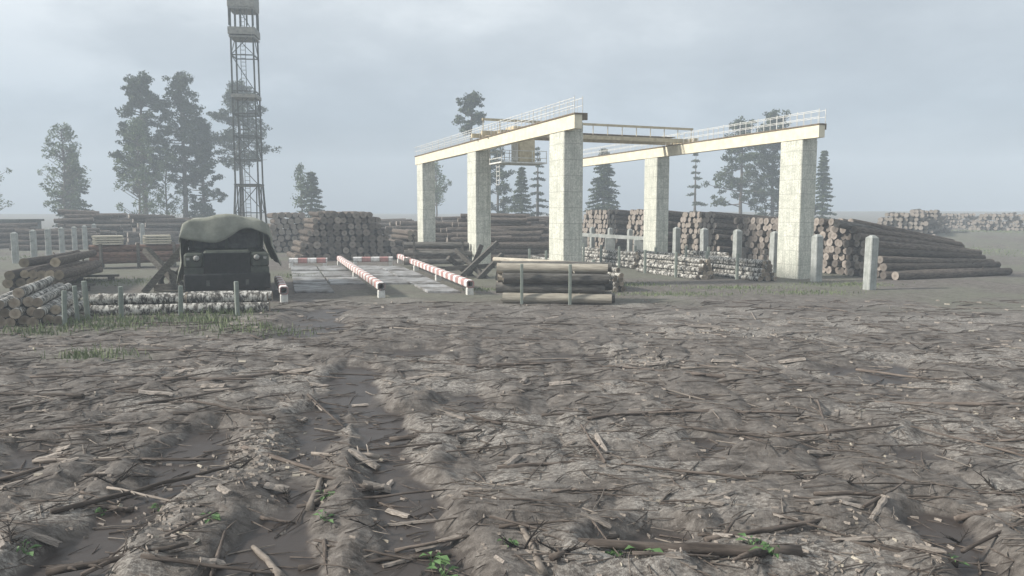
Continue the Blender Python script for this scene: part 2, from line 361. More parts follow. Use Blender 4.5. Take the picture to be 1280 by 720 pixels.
# ------------------------------------------------------------------ ground sheet
def build_ground():
    ys = [-8 + i * .5 for i in range(23)]; y = ys[-1]
    while y < 30: y += max(.02, .0042 * y); ys.append(y)
    while y < 320: y *= 1.02; ys.append(y)
    ys = np.array(ys)
    t = np.concatenate([np.linspace(-2.2, -.82, 60, endpoint=False), np.linspace(-.82, .82, 860), np.linspace(.82, 2.2, 61)[1:]])
    half = np.where(ys < 4, 4 + 5 * np.clip(ys / 4, -1, 1) * 0 + 3.2, ys + 3.2)
    X = t[None, :] * half[:, None]; Y = np.repeat(ys[:, None], len(t), 1)
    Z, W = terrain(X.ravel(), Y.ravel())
    n, mcols = len(ys), len(t)
    co = np.stack([X.ravel(), Y.ravel(), Z], 1).astype(np.float32)
    i = np.arange((n - 1) * mcols).reshape(n - 1, mcols)[:, :-1].ravel()
    q = np.stack([i, i + 1, i + mcols + 1, i + mcols], 1).astype(np.int32)
    me = bpy.data.meshes.new('ground'); me.vertices.add(len(co)); me.vertices.foreach_set('co', co.ravel())
    me.loops.add(q.size); me.loops.foreach_set('vertex_index', q.ravel()); me.polygons.add(len(q))
    me.polygons.foreach_set('loop_start', np.arange(0, q.size, 4, dtype=np.int32)); me.polygons.foreach_set('loop_total', np.full(len(q), 4, np.int32))
    me.polygons.foreach_set('use_smooth', np.ones(len(q), bool)); me.update(calc_edges=True)
    x, y = co[:, 0], co[:, 1]; r = np.hypot(x, y)
    g = .75 * sstep(23, 27, r) * (1 - .45 * sstep(60, 110, r)) * sstep(.34, .58, fbm(x * .25, y * .25, 61, 3))
    for px, py, rx, ry in GRASS_PX:
        c = gp(px, py); g = np.maximum(g, .8 * np.exp(-(((x - c.x) / rx) ** 2 + ((y - c.y) / ry) ** 2)))
    a = me.attributes.new('green', 'FLOAT', 'POINT'); a.data.foreach_set('value', g.astype(np.float32))
    pl = .75 * sstep(.56, .72, fbm(x * .55, y * .8, 131, 3)) * (1 - sstep(24, 30, r))
    for px, py, rx, ry in [(205, 640, .32, .55), (312, 574, .5, .45), (330, 555, .4, .5), (800, 453, .9, .6), (900, 415, 2.2, .8), (1000, 690, .9, .5), (780, 700, .7, .4), (60, 640, .4, .4), (640, 600, .5, .5), (720, 560, .6, .4), (1100, 510, .8, .5), (560, 480, .8, .5), (1180, 400, 2.5, .8), (850, 395, 2.5, .8)]:
        c = gp(px, py); pl = np.maximum(pl, np.exp(-(((x - c.x) / rx) ** 2 + ((y - c.y) / ry) ** 2)))
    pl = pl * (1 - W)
    a = me.attributes.new('pale', 'FLOAT', 'POINT'); a.data.foreach_set('value', pl.astype(np.float32))
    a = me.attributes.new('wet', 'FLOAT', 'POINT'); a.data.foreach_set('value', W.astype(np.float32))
    me.materials.append(M['ground'])
    tag(link('ground', me), kind='structure')
# grass patches: image position, half sizes in metres
GRASS_PX = [(130, 408, 1.2, .5), (160, 402, .9, .5), (225, 398, 1.2, .5), (262, 402, .9, .5), (312, 412, 1.4, .6), (118, 444, .9, .4), (48, 415, 1.0, .5),
            (95, 402, .7, .5), (285, 392, .9, .4), (790, 356, 1.4, .8), (835, 368, 2.2, .7), (1060, 356, 1.6, .8), (605, 362, .9, .6), (150, 352, 2.4, 1.6), (1010, 366, 1.8, .7),
            (920, 360, 2.0, .7), (1240, 300, 5, 8), (1215, 315, 3, 5), (380, 345, 1.0, 1.0), (70, 322, 4, 3)]
build_ground()

def build_grass():
    rn = random.Random(3); b = MB()
    for px, py, rx, ry in GRASS_PX:
        c = gp(px, py); d = c.length; k = int(min(620, 210 * rx * ry + 130)); 
        for _ in range(k):
            x = c.x + rn.gauss(0, .55) * rx; y = c.y + rn.gauss(0, .55) * ry; z = hgt(x, y) - .01
            h = rn.uniform(.06, .24) * (1 if d < 24 else .55); w = .005 + .0004 * d; a = rn.uniform(0, 6.28); l = rn.uniform(.05, .7) * h
            dx, dy = math.cos(a) * w, math.sin(a) * w; lx, ly = rn.uniform(-1, 1) * l, rn.uniform(-1, 1) * l
            b.add([(x - dx, y - dy, z), (x + dx, y + dy, z), (x + dx * .6 + lx * .4, y + dy * .6 + ly * .4, z + h * .6), (x + lx, y + ly, z + h)], [(0, 1, 2), (0, 2, 3)])
    tag(b.build('grass', 'grass'), 'short tufts of dull green grass along the edge of the yard', 'grass', kind='stuff')
build_grass()

# ------------------------------------------------------------------ logs
def log_meshes(kind, bark, end, r, L, seed, nseg=7, n=14, bend=.055):
    """a log lying along +X from x=0: tube with closed far end, and a disc for the near end"""
    rn = random.Random(seed); pts = []; rs = []
    by, bz = rn.uniform(-bend, bend), rn.uniform(-bend, bend) * .5
    for i in range(nseg + 1):
        t = i / nseg; w = math.sin(math.pi * t) * L * .2
        pts.append((t * L, by * w, bz * w)); rs.append(r * (1.0 - .13 * t + rn.uniform(-.025, .025)))
    rs[0] = r
    b = MB(); b.tube(pts, rs, n, False, .035, seed); b.cur = 1
    ring0 = b.v[:n]; o = len(b.v); last = b.v[-n:]
    b.add(last, [tuple(range(n))])
    if rn.random() < .6:   # a branch stub
        b.cur = 0; x = rn.uniform(.3, .8) * L; a = rn.uniform(.4, 2.7)
        b.tube([(x, 0, 0), (x + .05, math.cos(a) * r * 1.35, math.sin(a) * r * 1.35)], [r * .2, r * .14], 5)
    me = b.mesh(kind, [bark, end], True)
    d = MB(); d.add([(p[0] - .004, p[1], p[2]) for p in ring0] + [(p[0] + .05, p[1] * .995, p[2] * .995) for p in ring0],
                    [tuple(range(n - 1, -1, -1))] + [(k, (k + 1) % n, n + (k + 1) % n, n + k) for k in range(n)])
    return me, d.mesh('cut_end', [end])
VAR = {}
def variants(kind, bark, end, r, L, n=5):
    key = (kind, bark, end, r, L)
    if key not in VAR: VAR[key] = [log_meshes(kind, bark, end, r, L, 11 + i * 7 + len(VAR) * 31) for i in range(n)]
    return VAR[key]
RL = random.Random(21)
def put_log(kind, bark, end, r, L, pos, d, label, group, cat='log', scale=1.0, spin=True, pitch=0.0):
    me, de = RL.choice(variants(kind, bark, end, r, L))
    o = link(kind, me); o.location = pos
    d = Vector(d).normalized(); rot = math.atan2(d.y, d.x)
    o.rotation_euler = (RL.uniform(0, 6.28) if spin else 0, pitch, rot); o.scale = (RL.uniform(.93, 1.05), scale, scale)
    tag(o, label, cat, group)
    link('cut_end', de, o)
    return o
def wall_of_logs(kind, bark, end, r, L, p0, d, s, n, rows, text, group, zb=0.0, shrink0=.5, shrink1=.5, jit=.15, side='near', rj=.12, cat='log', tilt=0.0):
    """rows of logs; p0 the ground point under the first log's near end, s the direction the row runs; the row starts shrink0*k diameters in on row k"""
    p0 = Vector((p0[0], p0[1], 0)); s = Vector(s); d = Vector(d); k = 0; made = []
    for row in range(rows):
        lo = shrink0 * row + (.5 if row % 2 and shrink0 not in (.5,) else 0) + RL.uniform(-.12, .12); hi = n - 1 - shrink1 * row; c = int(hi - lo + 1.001)
        if c < 1: break
        for i in range(c):
            off = (lo + i) * 2 * r * .985 + RL.uniform(-.16, .16) * r
            p = p0 + s * off + d * RL.uniform(-jit, jit); gz = hgt(p.x + d.x * L * .3, p.y + d.y * L * .3) if row < 0 else 0
            z = zb + r * .96 + row * r * 1.72 + (RL.uniform(-.12, .12) * r if row else 0)
            lab = f"{ORD[min(i, 23)]} log from the {side}, {ORD[row]} row up, {text}"
            made.append(put_log(kind, bark, end, r, L, (p.x, p.y, z), d + Vector((RL.uniform(-1, 1), RL.uniform(-1, 1), 0)) * .012, lab, group, cat, scale=RL.uniform(1 - rj, 1 + rj * .35), pitch=tilt * row + (RL.uniform(-.012, .012) if row else 0)))
    return made

# --- right front stack (bark logs, ends face left) and its neighbour
P1 = gp(1117, 350)
wall_of_logs('pine_log', 'bark', 'cut', .19, 7.2, P1.xy, U, V, 15, 8, 'stack behind the two right concrete posts', 'logs of the right front stack', shrink0=.95, shrink1=.0, side='near edge', tilt=.020, jit=.22)
Pn = Vector((P1.x, P1.y, 0)) + V * 6.6
wall_of_logs('pine_log', 'bark', 'cut', .19, 7.2, Pn.xy, U, V, 13, 8, 'stack beyond the right concrete pillar', 'logs of the stack beyond the right pillar', shrink0=.1, shrink1=.1, side='right', tilt=.020)
for k, (px, py, dx) in enumerate([(1046, 279, 1.0), (1074, 288, 1.4)]):   # long logs thrown over the top of the heap
    p = at(px, py, 34.6 + k * .8); put_log('pine_log', 'bark_grey', 'cut', .19, 7.2, p, U + V * .1, f"{ORD[k]} loose log from the left on the right front stack", 'logs of the right front stack', pitch=.15)

# --- centre pile, big dull ends towards the camera
PC = gp(372, 326.5)
wall_of_logs('pine_log', 'bark', 'cut_grey', .215, 5.0, PC.xy, V, U, 17, 8, 'pile behind the striped barriers', 'logs of the pile behind the striped barriers', shrink0=.42, shrink1=.72, side='left', rj=.22, jit=.3)

# --- left rack of brown logs with pale ends
DR = Vector((-.30, 1, 0)).normalized(); SR = Vector((1, .30, 0)).normalized()
PR = at(8, 352, 26.6)
wall_of_logs('pine_log', 'bark', 'cut_warm', .165, 6.4, (PR.x, PR.y), DR, SR, 7, 1, 'brown rack at the left edge', 'brown logs of the left rack', zb=.26, side='left', jit=.25)
wall_of_logs('pine_log', 'bark', 'cut_warm', .165, 6.4, ((PR + SR * .20).x, (PR + SR * .2).y), DR, SR, 6, 1, 'upper layer of the brown rack at left', 'brown logs of the left rack', zb=.55, side='left', jit=.5)
for i, a in enumerate((.75, 1.72)):
    p = PR + SR * a; put_log('pine_log', 'bark', 'cut_warm', .165, 6.4, (p.x, p.y - .3, 1.15), DR + SR * (.02 - .05 * i), ['left', 'right'][i] + ' one of two logs lying loose on top of the brown rack', 'brown logs of the left rack')
# bearers under the rack
for j, t in enumerate((.9, 5.2)):
    c = PR + DR * t; b = MB()
    for q in (-.05, 1.1, 2.3): 
        p = c + SR * q; b.bar((p.x, p.y, -.06), (p.x, p.y, .2), .2, .2)
    p, q = c - SR * .3, c + SR * 2.6; b.bar((p.x, p.y, .225), (q.x, q.y, .225), .2, .09)
    tag(b.build('rack_bearer', 'timber_dark'), ['front', 'rear'][j] + ' dark timber bearer under the brown log rack at left', 'bearer', 'bearers of the left rack')

# --- birch heap at the lower left
DB = V; PB = gp(-30, 411)
wall_of_logs('birch_log', 'birch', 'cut_birch', .135, 4.6, PB.xy, DB, U, 8, 1, 'birch heap at the left edge', 'birch logs of the left heap', side='left', jit=.35)
wall_of_logs('birch_log', 'birch', 'cut_birch', .135, 4.6, (Vector((PB.x, PB.y, 0)) + U * .14).xy, DB, U, 7, 1, 'upper layer of the left birch heap', 'birch logs of the left heap', zb=.235, side='left', jit=.4)
wall_of_logs('birch_log', 'birch', 'cut_birch', .135, 4.6, (Vector((PB.x, PB.y, 0)) + U * .3 + V * .2).xy, DB, U, 5, 1, 'third layer of the left birch heap', 'birch logs of the left heap', zb=.47, side='left', jit=.4)
p = Vector((PB.x, PB.y, 0)) + U * .9 + V * .3
put_log('birch_log', 'birch', 'cut_birch', .135, 4.6, (p.x, p.y, .84), DB, 'topmost birch log lying on the left birch heap', 'birch logs of the left heap')
# --- birch row in front of the truck
A0 = gp(112, 396); A1 = gp(334, 391); DW = (A1 - A0).normalized(); SW = Vector((-DW.y, DW.x, 0)); LW = (A1 - A0).length / 2 - .05
for half in range(2):
    for row in range(2):
        for i in range(3 - row):
            p = A0 + DW * (half * (LW + .1) + RL.uniform(-.08, .08)) + SW * (.16 + row * .15 + i * .31)
            put_log('birch_log', 'birch', 'cut_birch', .165, round(LW, 2), (p.x, p.y, .15 + row * .285), DW,
                    f"{['left', 'right'][half]} half birch log, {ORD[i]} from the front, {['bottom', 'top'][row]} layer of the row before the truck", 'birch logs of the row before the truck')
# stakes before the birch row
stk = MB().box(-.055, .055, -.055, .055, -.3, .92, .012).mesh('stake', ['stake'])
for (px, py, sc, what) in [(152, 400, 1.0, 'leaning grey stake at the left end of the birch row'), (226, 396, .95, 'grey stake before the birch row, under the left edge of the truck'),
                           (297, 394, 1.05, 'grey stake before the birch row, in front of the truck bumper'), (110, 399, 1.15, 'grey stake between the birch heap and the birch row'),
                           (97, 402, 1.05, 'grey stake against the right side of the left birch heap'), (81, 408, 1.0, 'grey stake at the front right corner of the left birch heap')]:
    p = gp(px, py); o = link('stake', stk); o.location = (p.x, p.y, 0); o.scale = (1, 1, sc); o.rotation_euler = (RL.uniform(-.05, .05), RL.uniform(-.05, .05), RL.uniform(0, 1)); tag(o, what, 'stake', 'stakes holding the log rows')

# --- reddish rack farther back, with sawn lumber on it
A0 = at(112, 330, 39); A1 = at(232, 330, 41)
DQ = Vector((A1.x - A0.x, A1.y - A0.y, 0)).normalized(); SQ = Vector((-DQ.y, DQ.x, 0)); LQ = round((A1 - A0).xy.length, 2)
for row in range(3):
    for i in range(3):
        p = A0 + SQ * (i * .36 + row * .05); put_log('pine_log', 'bark_red', 'cut', .175, LQ, (p.x, p.y, .42 + row * .31), DQ, f"{ORD[i]} reddish log from the front, {ORD[row]} row up, rack under the lumber", 'reddish logs of the back rack')
for j, t in enumerate((.12, .5, .88)):
    b = MB(); c = A0 + DQ * LQ * t
    for q in (-.3, 1.15):
        p = c + SQ * q; b.bar((p.x, p.y, -.1), (p.x, p.y, 1.3), .12, .12)
    p, q = c - SQ * .3, c + SQ * 1.15; b.bar((p.x, p.y, .18), (q.x, q.y, .18), .14, .12)
    tag(b.build('log_cradle', 'timber_dark'), ['left', 'middle', 'right'][j] + ' timber cradle holding the reddish log rack', 'cradle', 'cradles of the reddish rack')
for j, (t0, t1) in enumerate(((.03, .36), (.55, .86))):
    b = MB(); rn = random.Random(j)
    e = empty('lumber_stack', (0, 0, 0), 0, ['pale sawn lumber stack on the reddish log rack, nearer the left edge', 'pale sawn lumber stack on the reddish log rack, nearer the truck'][j], 'lumber stack', 'lumber stacks')
    c = A0 + DQ * LQ * t0; e.location = (c.x, c.y, 1.23); e.rotation_euler = (0, 0, math.atan2(DQ.y, DQ.x)); W = LQ * (t1 - t0)
    for row in range(4):
        b = MB()
        for k in range(6): b.box(rn.uniform(0, .1), W - rn.uniform(0, .15), -.05 + k * .17, .11 + k * .17, row * .125 + .02, row * .125 + .10)
        b.build('board_layer', 'lumber', e)
        b = MB()
        for k in (.2, .5, .8): b.box(W * k - .03, W * k + .03, -.05, .96, row * .125 - .005, row * .125 + .02)
        b.build('spacer', 'timber_dark', e)

# --- horizontal stack right of the middle of the yard
A0 = gp(628, 379.5); A1 = gp(765, 381); DM = (A1 - A0).normalized(); SM = Vector((-DM.y, DM.x, 0)); LM = round((A1 - A0).length, 2)
for row in range(4):
    for i in range(4 - row // 2):
        p = A0 + SM * (.18 + i * .36 + (row % 2) * .16 + row * .03) - DM * (RL.uniform(0, .35) if row else 0)
        put_log('pine_log', 'bark_grey' if (row + i) % 3 else 'wood_pale', 'cut_birch', .18, LM, (p.x, p.y, .165 + row * .315), DM, f"{ORD[i]} log from the front, {ORD[row]} row up, crosswise stack in the middle", 'logs of the crosswise middle stack')
for j, (t, q) in enumerate(((.18, -.07), (.62, -.07))):
    p = A0 + DM * LM * t + SM * q; o = link('stake', stk); o.location = (p.x, p.y, -.05); o.scale = (.9, .9, 1.45); tag(o, ['grey stake holding the left half of the crosswise middle stack', 'grey stake holding the right half of the crosswise middle stack'][j], 'stake', 'stakes holding the log rows')
# pale poles behind it
for j in range(3):
    p = at(618 + 10 * j, 324 + j * 1.5, 33.5 - j * .5); q = at(726 + 6 * j, 330 + j, 28.5 - j * .3)
    put_log('pole', 'wood_pale', 'cut_birch', .10, 6.2, p, (q - p), ORD[j] + ' pale debarked pole from the back, sloping behind the crosswise middle stack', 'pale poles', 'pole', pitch=math.asin(max(-.3, min(.3, (p.z - q.z) / 6.2))))
# trestles carrying the poles
for j in range(2):
    p = at([640, 712][j], [323, 330][j], [32.6, 29.4][j]); b = MB(); h = p.z - .17
    for sx in (-.7, .7): b.bar((p.x + sx, p.y + .1, -.1), (p.x + sx * .8, p.y, h), .1, .1)
    b.bar((p.x - .8, p.y, h), (p.x + .9, p.y, h), .1, .1); b.build('trestle', 'timber_dark'); tag(COL.objects[-1], ['rear', 'front'][j] + ' timber trestle carrying the pale poles', 'trestle', 'trestles under the poles')

# --- low birch stacks with ends to the camera, running away along the yard
BS = [(767, 787, 365, 3, 4.5, 'beside the crosswise stack'), (791, 812, 336, 3, 4.0, 'behind the second right pillar'), (872, 908, 349.5, 3, 5.2, 'midway along the line'), (948, 985, 351.5, 3, 4.4, 'against the right concrete pillar'), (700, 716, 345, 2, 4.0, 'behind the middle stack'),
      (905, 925, 337, 3, 4.0, 'tucked behind the line'), (838, 862, 338, 3, 4.0, 'behind the midway stack'), (745, 764, 330, 3, 4.2, 'under the long pale rail')]
for bi, (x0, x1, y, rows, L, where) in enumerate(BS):
    p = gp(x0, y); q = gp(x1, y); w = (q - p).length; n = max(4, int(w / .2 + .5))
    if bi == 3: p = p - V * 0
    wall_of_logs('birch_log', 'birch', 'cut_birch', .10, L, p.xy, V, U, n, rows + 2, 'birch stack ' + where, 'birch logs ' + where, side='left', shrink0=.3, shrink1=.3, jit=.12)
    for j, t in enumerate((.25, .75)):
        c = Vector((p.x, p.y, 0)) + V * L * t - U * .25; o = link('stake', stk); o.location = (c.x, c.y, -.02); o.scale = (1.1, 1.1, 1.25)
        tag(o, f"{['front', 'rear'][j]} grey stake holding the birch stack {where}", 'stake', 'stakes holding the log rows')

# --- low rack of long grey logs behind the striped barrier
A0 = gp(505, 336); D5 = (U - V * .28).normalized(); S5 = Vector((-D5.y, D5.x, 0))
for row in range(3):
    for i in range(3 - row // 2):
        p = Vector((A0.x, A0.y, 0)) + S5 * (.2 + i * .4 + row * .1); put_log('pine_log', 'bark_grey', 'cut_grey', .16, 3.6, (p.x, p.y, .35 + row * .42), D5, f"{ORD[i]} log from the front, {ORD[row]} tier of the low rack right of the pile", 'logs of the low rack')
for j, t in enumerate((.15, .85)):
    c = Vector((A0.x, A0.y, 0)) + D5 * 3.6 * t; b = MB()
    for q in (-.12, 1.35): 
        p = c + S5 * q; b.bar((p.x, p.y, -.1), (p.x, p.y, 1.55), .1, .1)
    for z in (.14, .56, .98): b.bar(c + S5 * -.12 + Vector((0, 0, z)), c + S5 * 1.35 + Vector((0, 0, z)), .1, .08)
    tag(b.build('log_cradle', 'timber_dark'), ['left', 'right'][j] + ' upright frame of the low grey log rack', 'cradle', 'frames of the low rack')

# --- crossed timbers
def crossed(name, segs, label, r=.11, mat='timber_dark'):
    e = empty(name, (0, 0, 0), 0, label, 'crossed timbers')
    c = sum((Vector(a) + Vector(b) for a, b in segs), Vector()) / (2 * len(segs)); e.location = (c.x, c.y, 0); o = Vector((c.x, c.y, 0))
    for a, b_ in segs:
        m = MB(); m.bar(Vector(a) - o, Vector(b_) - o, r * 2, r * 2); m.build('beam', mat, e)
crossed('timber_barrier', [(at(180, 366, 27.3), at(235, 302, 27.9)), (at(182, 312, 28.4), at(228, 360, 27.6)), (at(212, 362, 28.4), at(234, 328, 28.2)), (at(194, 360, 27.8), at(238, 356, 27.8))], 'barrier of crossed dark timbers leaning left of the truck', .12)
crossed('timber_barrier', [(at(575, 347, 33.5), at(622, 303, 34.2)), (at(570, 312, 34.4), at(612, 352, 33.4)), (at(556, 336, 33.9), at(618, 332, 34.1)), (at(584, 350, 34.6), at(602, 306, 34.7)), (at(560, 322, 34.0), at(596, 351, 34.9)), (at(598, 349, 33.3), at(628, 318, 33.8))], 'tangle of crossed grey timbers before the second left pillar', .10)

# ------------------------------------------------------------------ stuff: far heaps of logs as one object
def far_heaps():
    b = MB(); rn = random.Random(5)
    def heap(p0, d, s, n, rows, r, L, sh0, sh1, nn=9, mess=0):
        p0 = Vector((p0[0], p0[1], 0)); zg = hgt(p0.x, p0.y)
        for row in range(rows):
            lo = sh0 * row + (.5 if row % 2 else 0) + rn.uniform(-.2, .2); hi = n - 1 - sh1 * row
            i = lo
            while i <= hi + .01:
                p = p0 + s * (i * 2 * r) + d * rn.uniform(-.14, .14) + d * rn.uniform(-1, 1) * mess; rr = r * rn.uniform(.8, 1.03); z = zg + r * .9 + row * r * 1.72 + rn.uniform(-.2, .2) * r
                dd = d + Vector((rn.uniform(-1, 1), rn.uniform(-1, 1), rn.uniform(-.3, .3))) * (.03 + .10 * mess)
                q = p + dd * L * rn.uniform(.9 - .25 * mess, 1.05)
                b.cur = 0; b.tube([(p.x, p.y, z), (q.x, q.y, z + dd.z * L)], [rr, rr * .85], nn, False)
                e = b.v[-2 * nn:]; b.cur = 1 if rn.random() < .4 else 2
                b.add(e[:nn], [tuple(range(nn - 1, -1, -1))]); b.add(e[nn:], [tuple(range(nn))]); i += 1
    base = Vector((P1.x, P1.y, 0))
    UD = U - Vector((0, 0, .07))
    q = base + V * 12.2; heap(q.xy, UD, V, 12, 9, .19, 7.5, .2, .1)
    q = base + V * 17.6; heap(q.xy, UD, V, 14, 9, .2, 7.5, .1, .1)
    q = base + V * 24; heap(q.xy, UD, V, 18, 9, .2, 8, .1, .5)
    # back left mounds, roof-like
    for (px, Y, n, rows, L, ms) in [(74, 63, 15, 8, 4.6, .9), (96, 70, 14, 8, 4, .9), (168, 64, 14, 8, 4.0, .8), (206, 68, 12, 7, 4, .8), (20, 58, 10, 4, 5, .6), (-60, 60, 12, 5, 5, .5), (140, 72, 10, 5, 5, .6)]:
        p = at(px, 290, Y); heap(p.xy, (U + V * rn.uniform(-.25, .35)).normalized(), V, n, rows, .23, L, .95, .9, mess=ms)
    p = at(330, 290, 55); heap(p.xy, V, U, 9, 7, .24, 5, .3, .3)
    # dark mounds behind the gantry
    for (px, Y, n, rows, L, ms) in [(506, 62, 13, 6, 5.5, .9), (548, 55, 13, 6, 5.0, .9), (585, 54, 15, 8, 5.6, 1.0), (622, 58, 15, 8, 5.0, 1.0), (655, 64, 14, 7, 5.5, .9), (560, 72, 14, 7, 6, .9), (462, 76, 13, 6, 6, .7), (600, 45, 8, 4, 5, .5), (520, 46, 7, 3, 4.5, .5)]:
        p = at(px, 290, Y); heap(p.xy, (U + V * rn.uniform(-.35, .25)).normalized(), V, n, rows, .21, L, .9, .9, mess=ms)
    for (px, Y, n, rows, L) in [(498, 50, 7, 5, 5)]:
        p = at(px, 290, Y); heap(p.xy, V, U, n, rows, .2, L, .5, .5)
    # far right piles
    for (px, Y, n, rows, L) in [(1118, 76, 12, 6, 8), (1212, 86, 30, 5, 9), (1150, 98, 18, 5, 9), (1085, 70, 14, 6, 8)]:
        p = at(px, 292, Y); heap(p.xy, (U + V * .7).normalized(), (U - V * .6).normalized(), n, rows, .22, L, .6, .5, mess=.35)
    tag(b.build('log_heap', ['bark', 'cut', 'cut_grey'], smooth=False), 'distant heaps of piled logs fading into haze behind the yard', 'log heap', kind='stuff')
far_heaps()

# ------------------------------------------------------------------ concrete posts
post = MB().box(-.19, .19, -.17, .17, -.4, 1.92, .03)
post.add([(-.16, -.14, 1.92), (.16, -.14, 1.92), (.16, .14, 1.92), (-.16, .14, 1.92), (-.06, -.05, 2.0), (.06, -.05, 2.0), (.06, .05, 2.0), (-.06, .05, 2.0)], [(0, 1, 5, 4), (1, 2, 6, 5), (2, 3, 7, 6), (3, 0, 4, 7), (4, 5, 6, 7)])
post = post.mesh('concrete_post', ['post_concrete'])
def put_post(px, Y, sc, label, w=1.0):
    p = at(px, 330, Y); o = link('concrete_post', post); o.location = (p.x, p.y, hgt(p.x, p.y)); o.scale = (w, w, sc); o.rotation_euler = (RL.uniform(-.02, .02), RL.uniform(-.025, .025), YAW); tag(o, label, 'post', 'concrete posts of the yard')
put_post(1088, 28.5, 1.03, 'thick pale concrete post standing alone before the right log stack')
put_post(1021, 31.9, 1.0, 'pale concrete post just right of the right concrete pillar')
for px, Y, sc, lab in [(967, 36.8, 1.0, 'concrete post half hidden by the left edge of the right pillar'), (921, 39.8, 1.02, 'concrete post before the back log wall, first left of the right pillar'),
                       (880, 43.2, 1.02, 'concrete post before the back log wall, second left of the right pillar'), (845, 46.4, 1.02, 'dark concrete post just right of the second right-hand pillar')]: put_post(px, Y, sc, lab)
for k, (px, Y) in enumerate([(787, 50.5), (762, 53.5), (740, 56.5)]): put_post(px, Y, .92, f"{ORD[k]} from the right of three posts behind the long pale rail", .8)
# pale rail resting before those posts
b = MB(); a, c = at(722, 293, 50), at(806, 298, 46.5); b.bar(a, c, .16, .22); rail = empty('barrier_rail', (0, 0, 0), 0, 'long pale concrete rail on block legs before the three posts', 'rail'); b.build('beam', 'post_concrete', rail)
for t in (.08, .5, .92):
    p = a.lerp(c, t); MB().box(p.x - .3, p.x + .3, p.y - .12, p.y + .12, -.1, p.z - .112).build('block', 'post_concrete', rail)
# left fence: posts and wires
fe = empty('wire_fence', (0, 0, 0), 0, 'row of grey concrete posts joined by wire behind the brown rack', 'fence')
fp = []
for k, (px, Y) in enumerate([(20, 43.5), (43.5, 46.5), (62, 50), (79, 53.5), (95, 57), (108, 60), (120, 63.5), (180, 60), (236, 57), (300, 55)]):
    p = at(px, 330, Y); o = link('post', post, fe); top = at(px, [290, 287, 285, 284, 283, 281.5, 279.5, 279, 278, 277][k], Y).z; o.location = (p.x, p.y, 0); o.scale = (.85, .85, top / 2.0); o.rotation_euler = (0, 0, YAW); fp.append(Vector((p.x, p.y, top - .12)))
for dz in (0, .55):
    b = MB()
    for a, c in zip(fp[:-1], fp[1:]):
        m = (a + c) / 2 - Vector((0, 0, .06 + dz)); z = Vector((0, 0, dz)); b.tube([a - z, m, c - z], .018, 4)
    b.build('wire', 'mast', fe)

# ------------------------------------------------------------------ striped barriers and slabs
def barrier(p, q, ztop, label, nsup, th=.27):
    p = Vector((p.x, p.y, 0)); q = Vector((q.x, q.y, 0)); d = q - p; L = d.length
    e = empty('striped_barrier', p, math.atan2(d.y, d.x), label, 'barrier', 'red and white barriers of the loading pad')
    b = MB(); w = .045; z0, z1, h = ztop - th, ztop, th / 2
    # hollow square beam
    c = .05
    out = [(-h + c, z0), (h - c, z0), (h, z0 + c), (h, z1 - c), (h - c, z1), (-h + c, z1), (-h, z1 - c), (-h, z0 + c)]
    inn = [(x * .68, (z - (z0 + z1) / 2) * .68 + (z0 + z1) / 2) for x, z in out]
    nseg = max(2, int(L / 1.1)); vs = []
    for i in (0, L): vs += [(i, x, z) for x, z in out] + [(i, x, z) for x, z in inn]
    fs = []
    for k in range(8):
        k2 = (k + 1) % 8
        fs += [(k, k2, 16 + k2, 16 + k), (8 + k2, 8 + k, 24 + k, 24 + k2), (k2, k, 8 + k, 8 + k2), (16 + k, 16 + k2, 24 + k2, 24 + k)]
    b.add(vs, fs); b.build('beam', 'stripe', e)
    m = MB(); m.add([(L / 2, x, z) for x, z in inn], [tuple(range(8))]); m.build('inner_plug', 'truck_dark', e)
    for i in range(nsup):
        t = .12 + (L - .24) * i / max(1, nsup - 1)
        MB().box(t - .11, t + .11, -h * .9, h * .9, -.12, z0 - .003, .02).build('support', 'white_paint', e)
    return e
def g2(px, py, z): return gp(px, py, z)
ZT = .52
barrier(g2(477, 357, ZT - .1), g2(424, 322, ZT - .1), ZT, 'long red and white barrier in the middle of the concrete pad', 3)
barrier(g2(588, 354, ZT - .1), g2(499, 319.5, ZT - .1), ZT, 'long red and white barrier along the right side of the pad', 4)
barrier(g2(355, 362, ZT - .1), g2(347.5, 348, ZT - .1), ZT, 'short red and white barrier on the near left corner beside the truck', 2)
barrier(g2(361, 325, ZT - .1), g2(409, 324.5, ZT - .1), ZT, 'short red and white barrier across the back of the left bay', 2)
barrier(g2(441, 323.5, ZT - .1), g2(491, 323, ZT - .1), ZT, 'short red and white barrier across the back of the right bay', 2)
SLN = 0
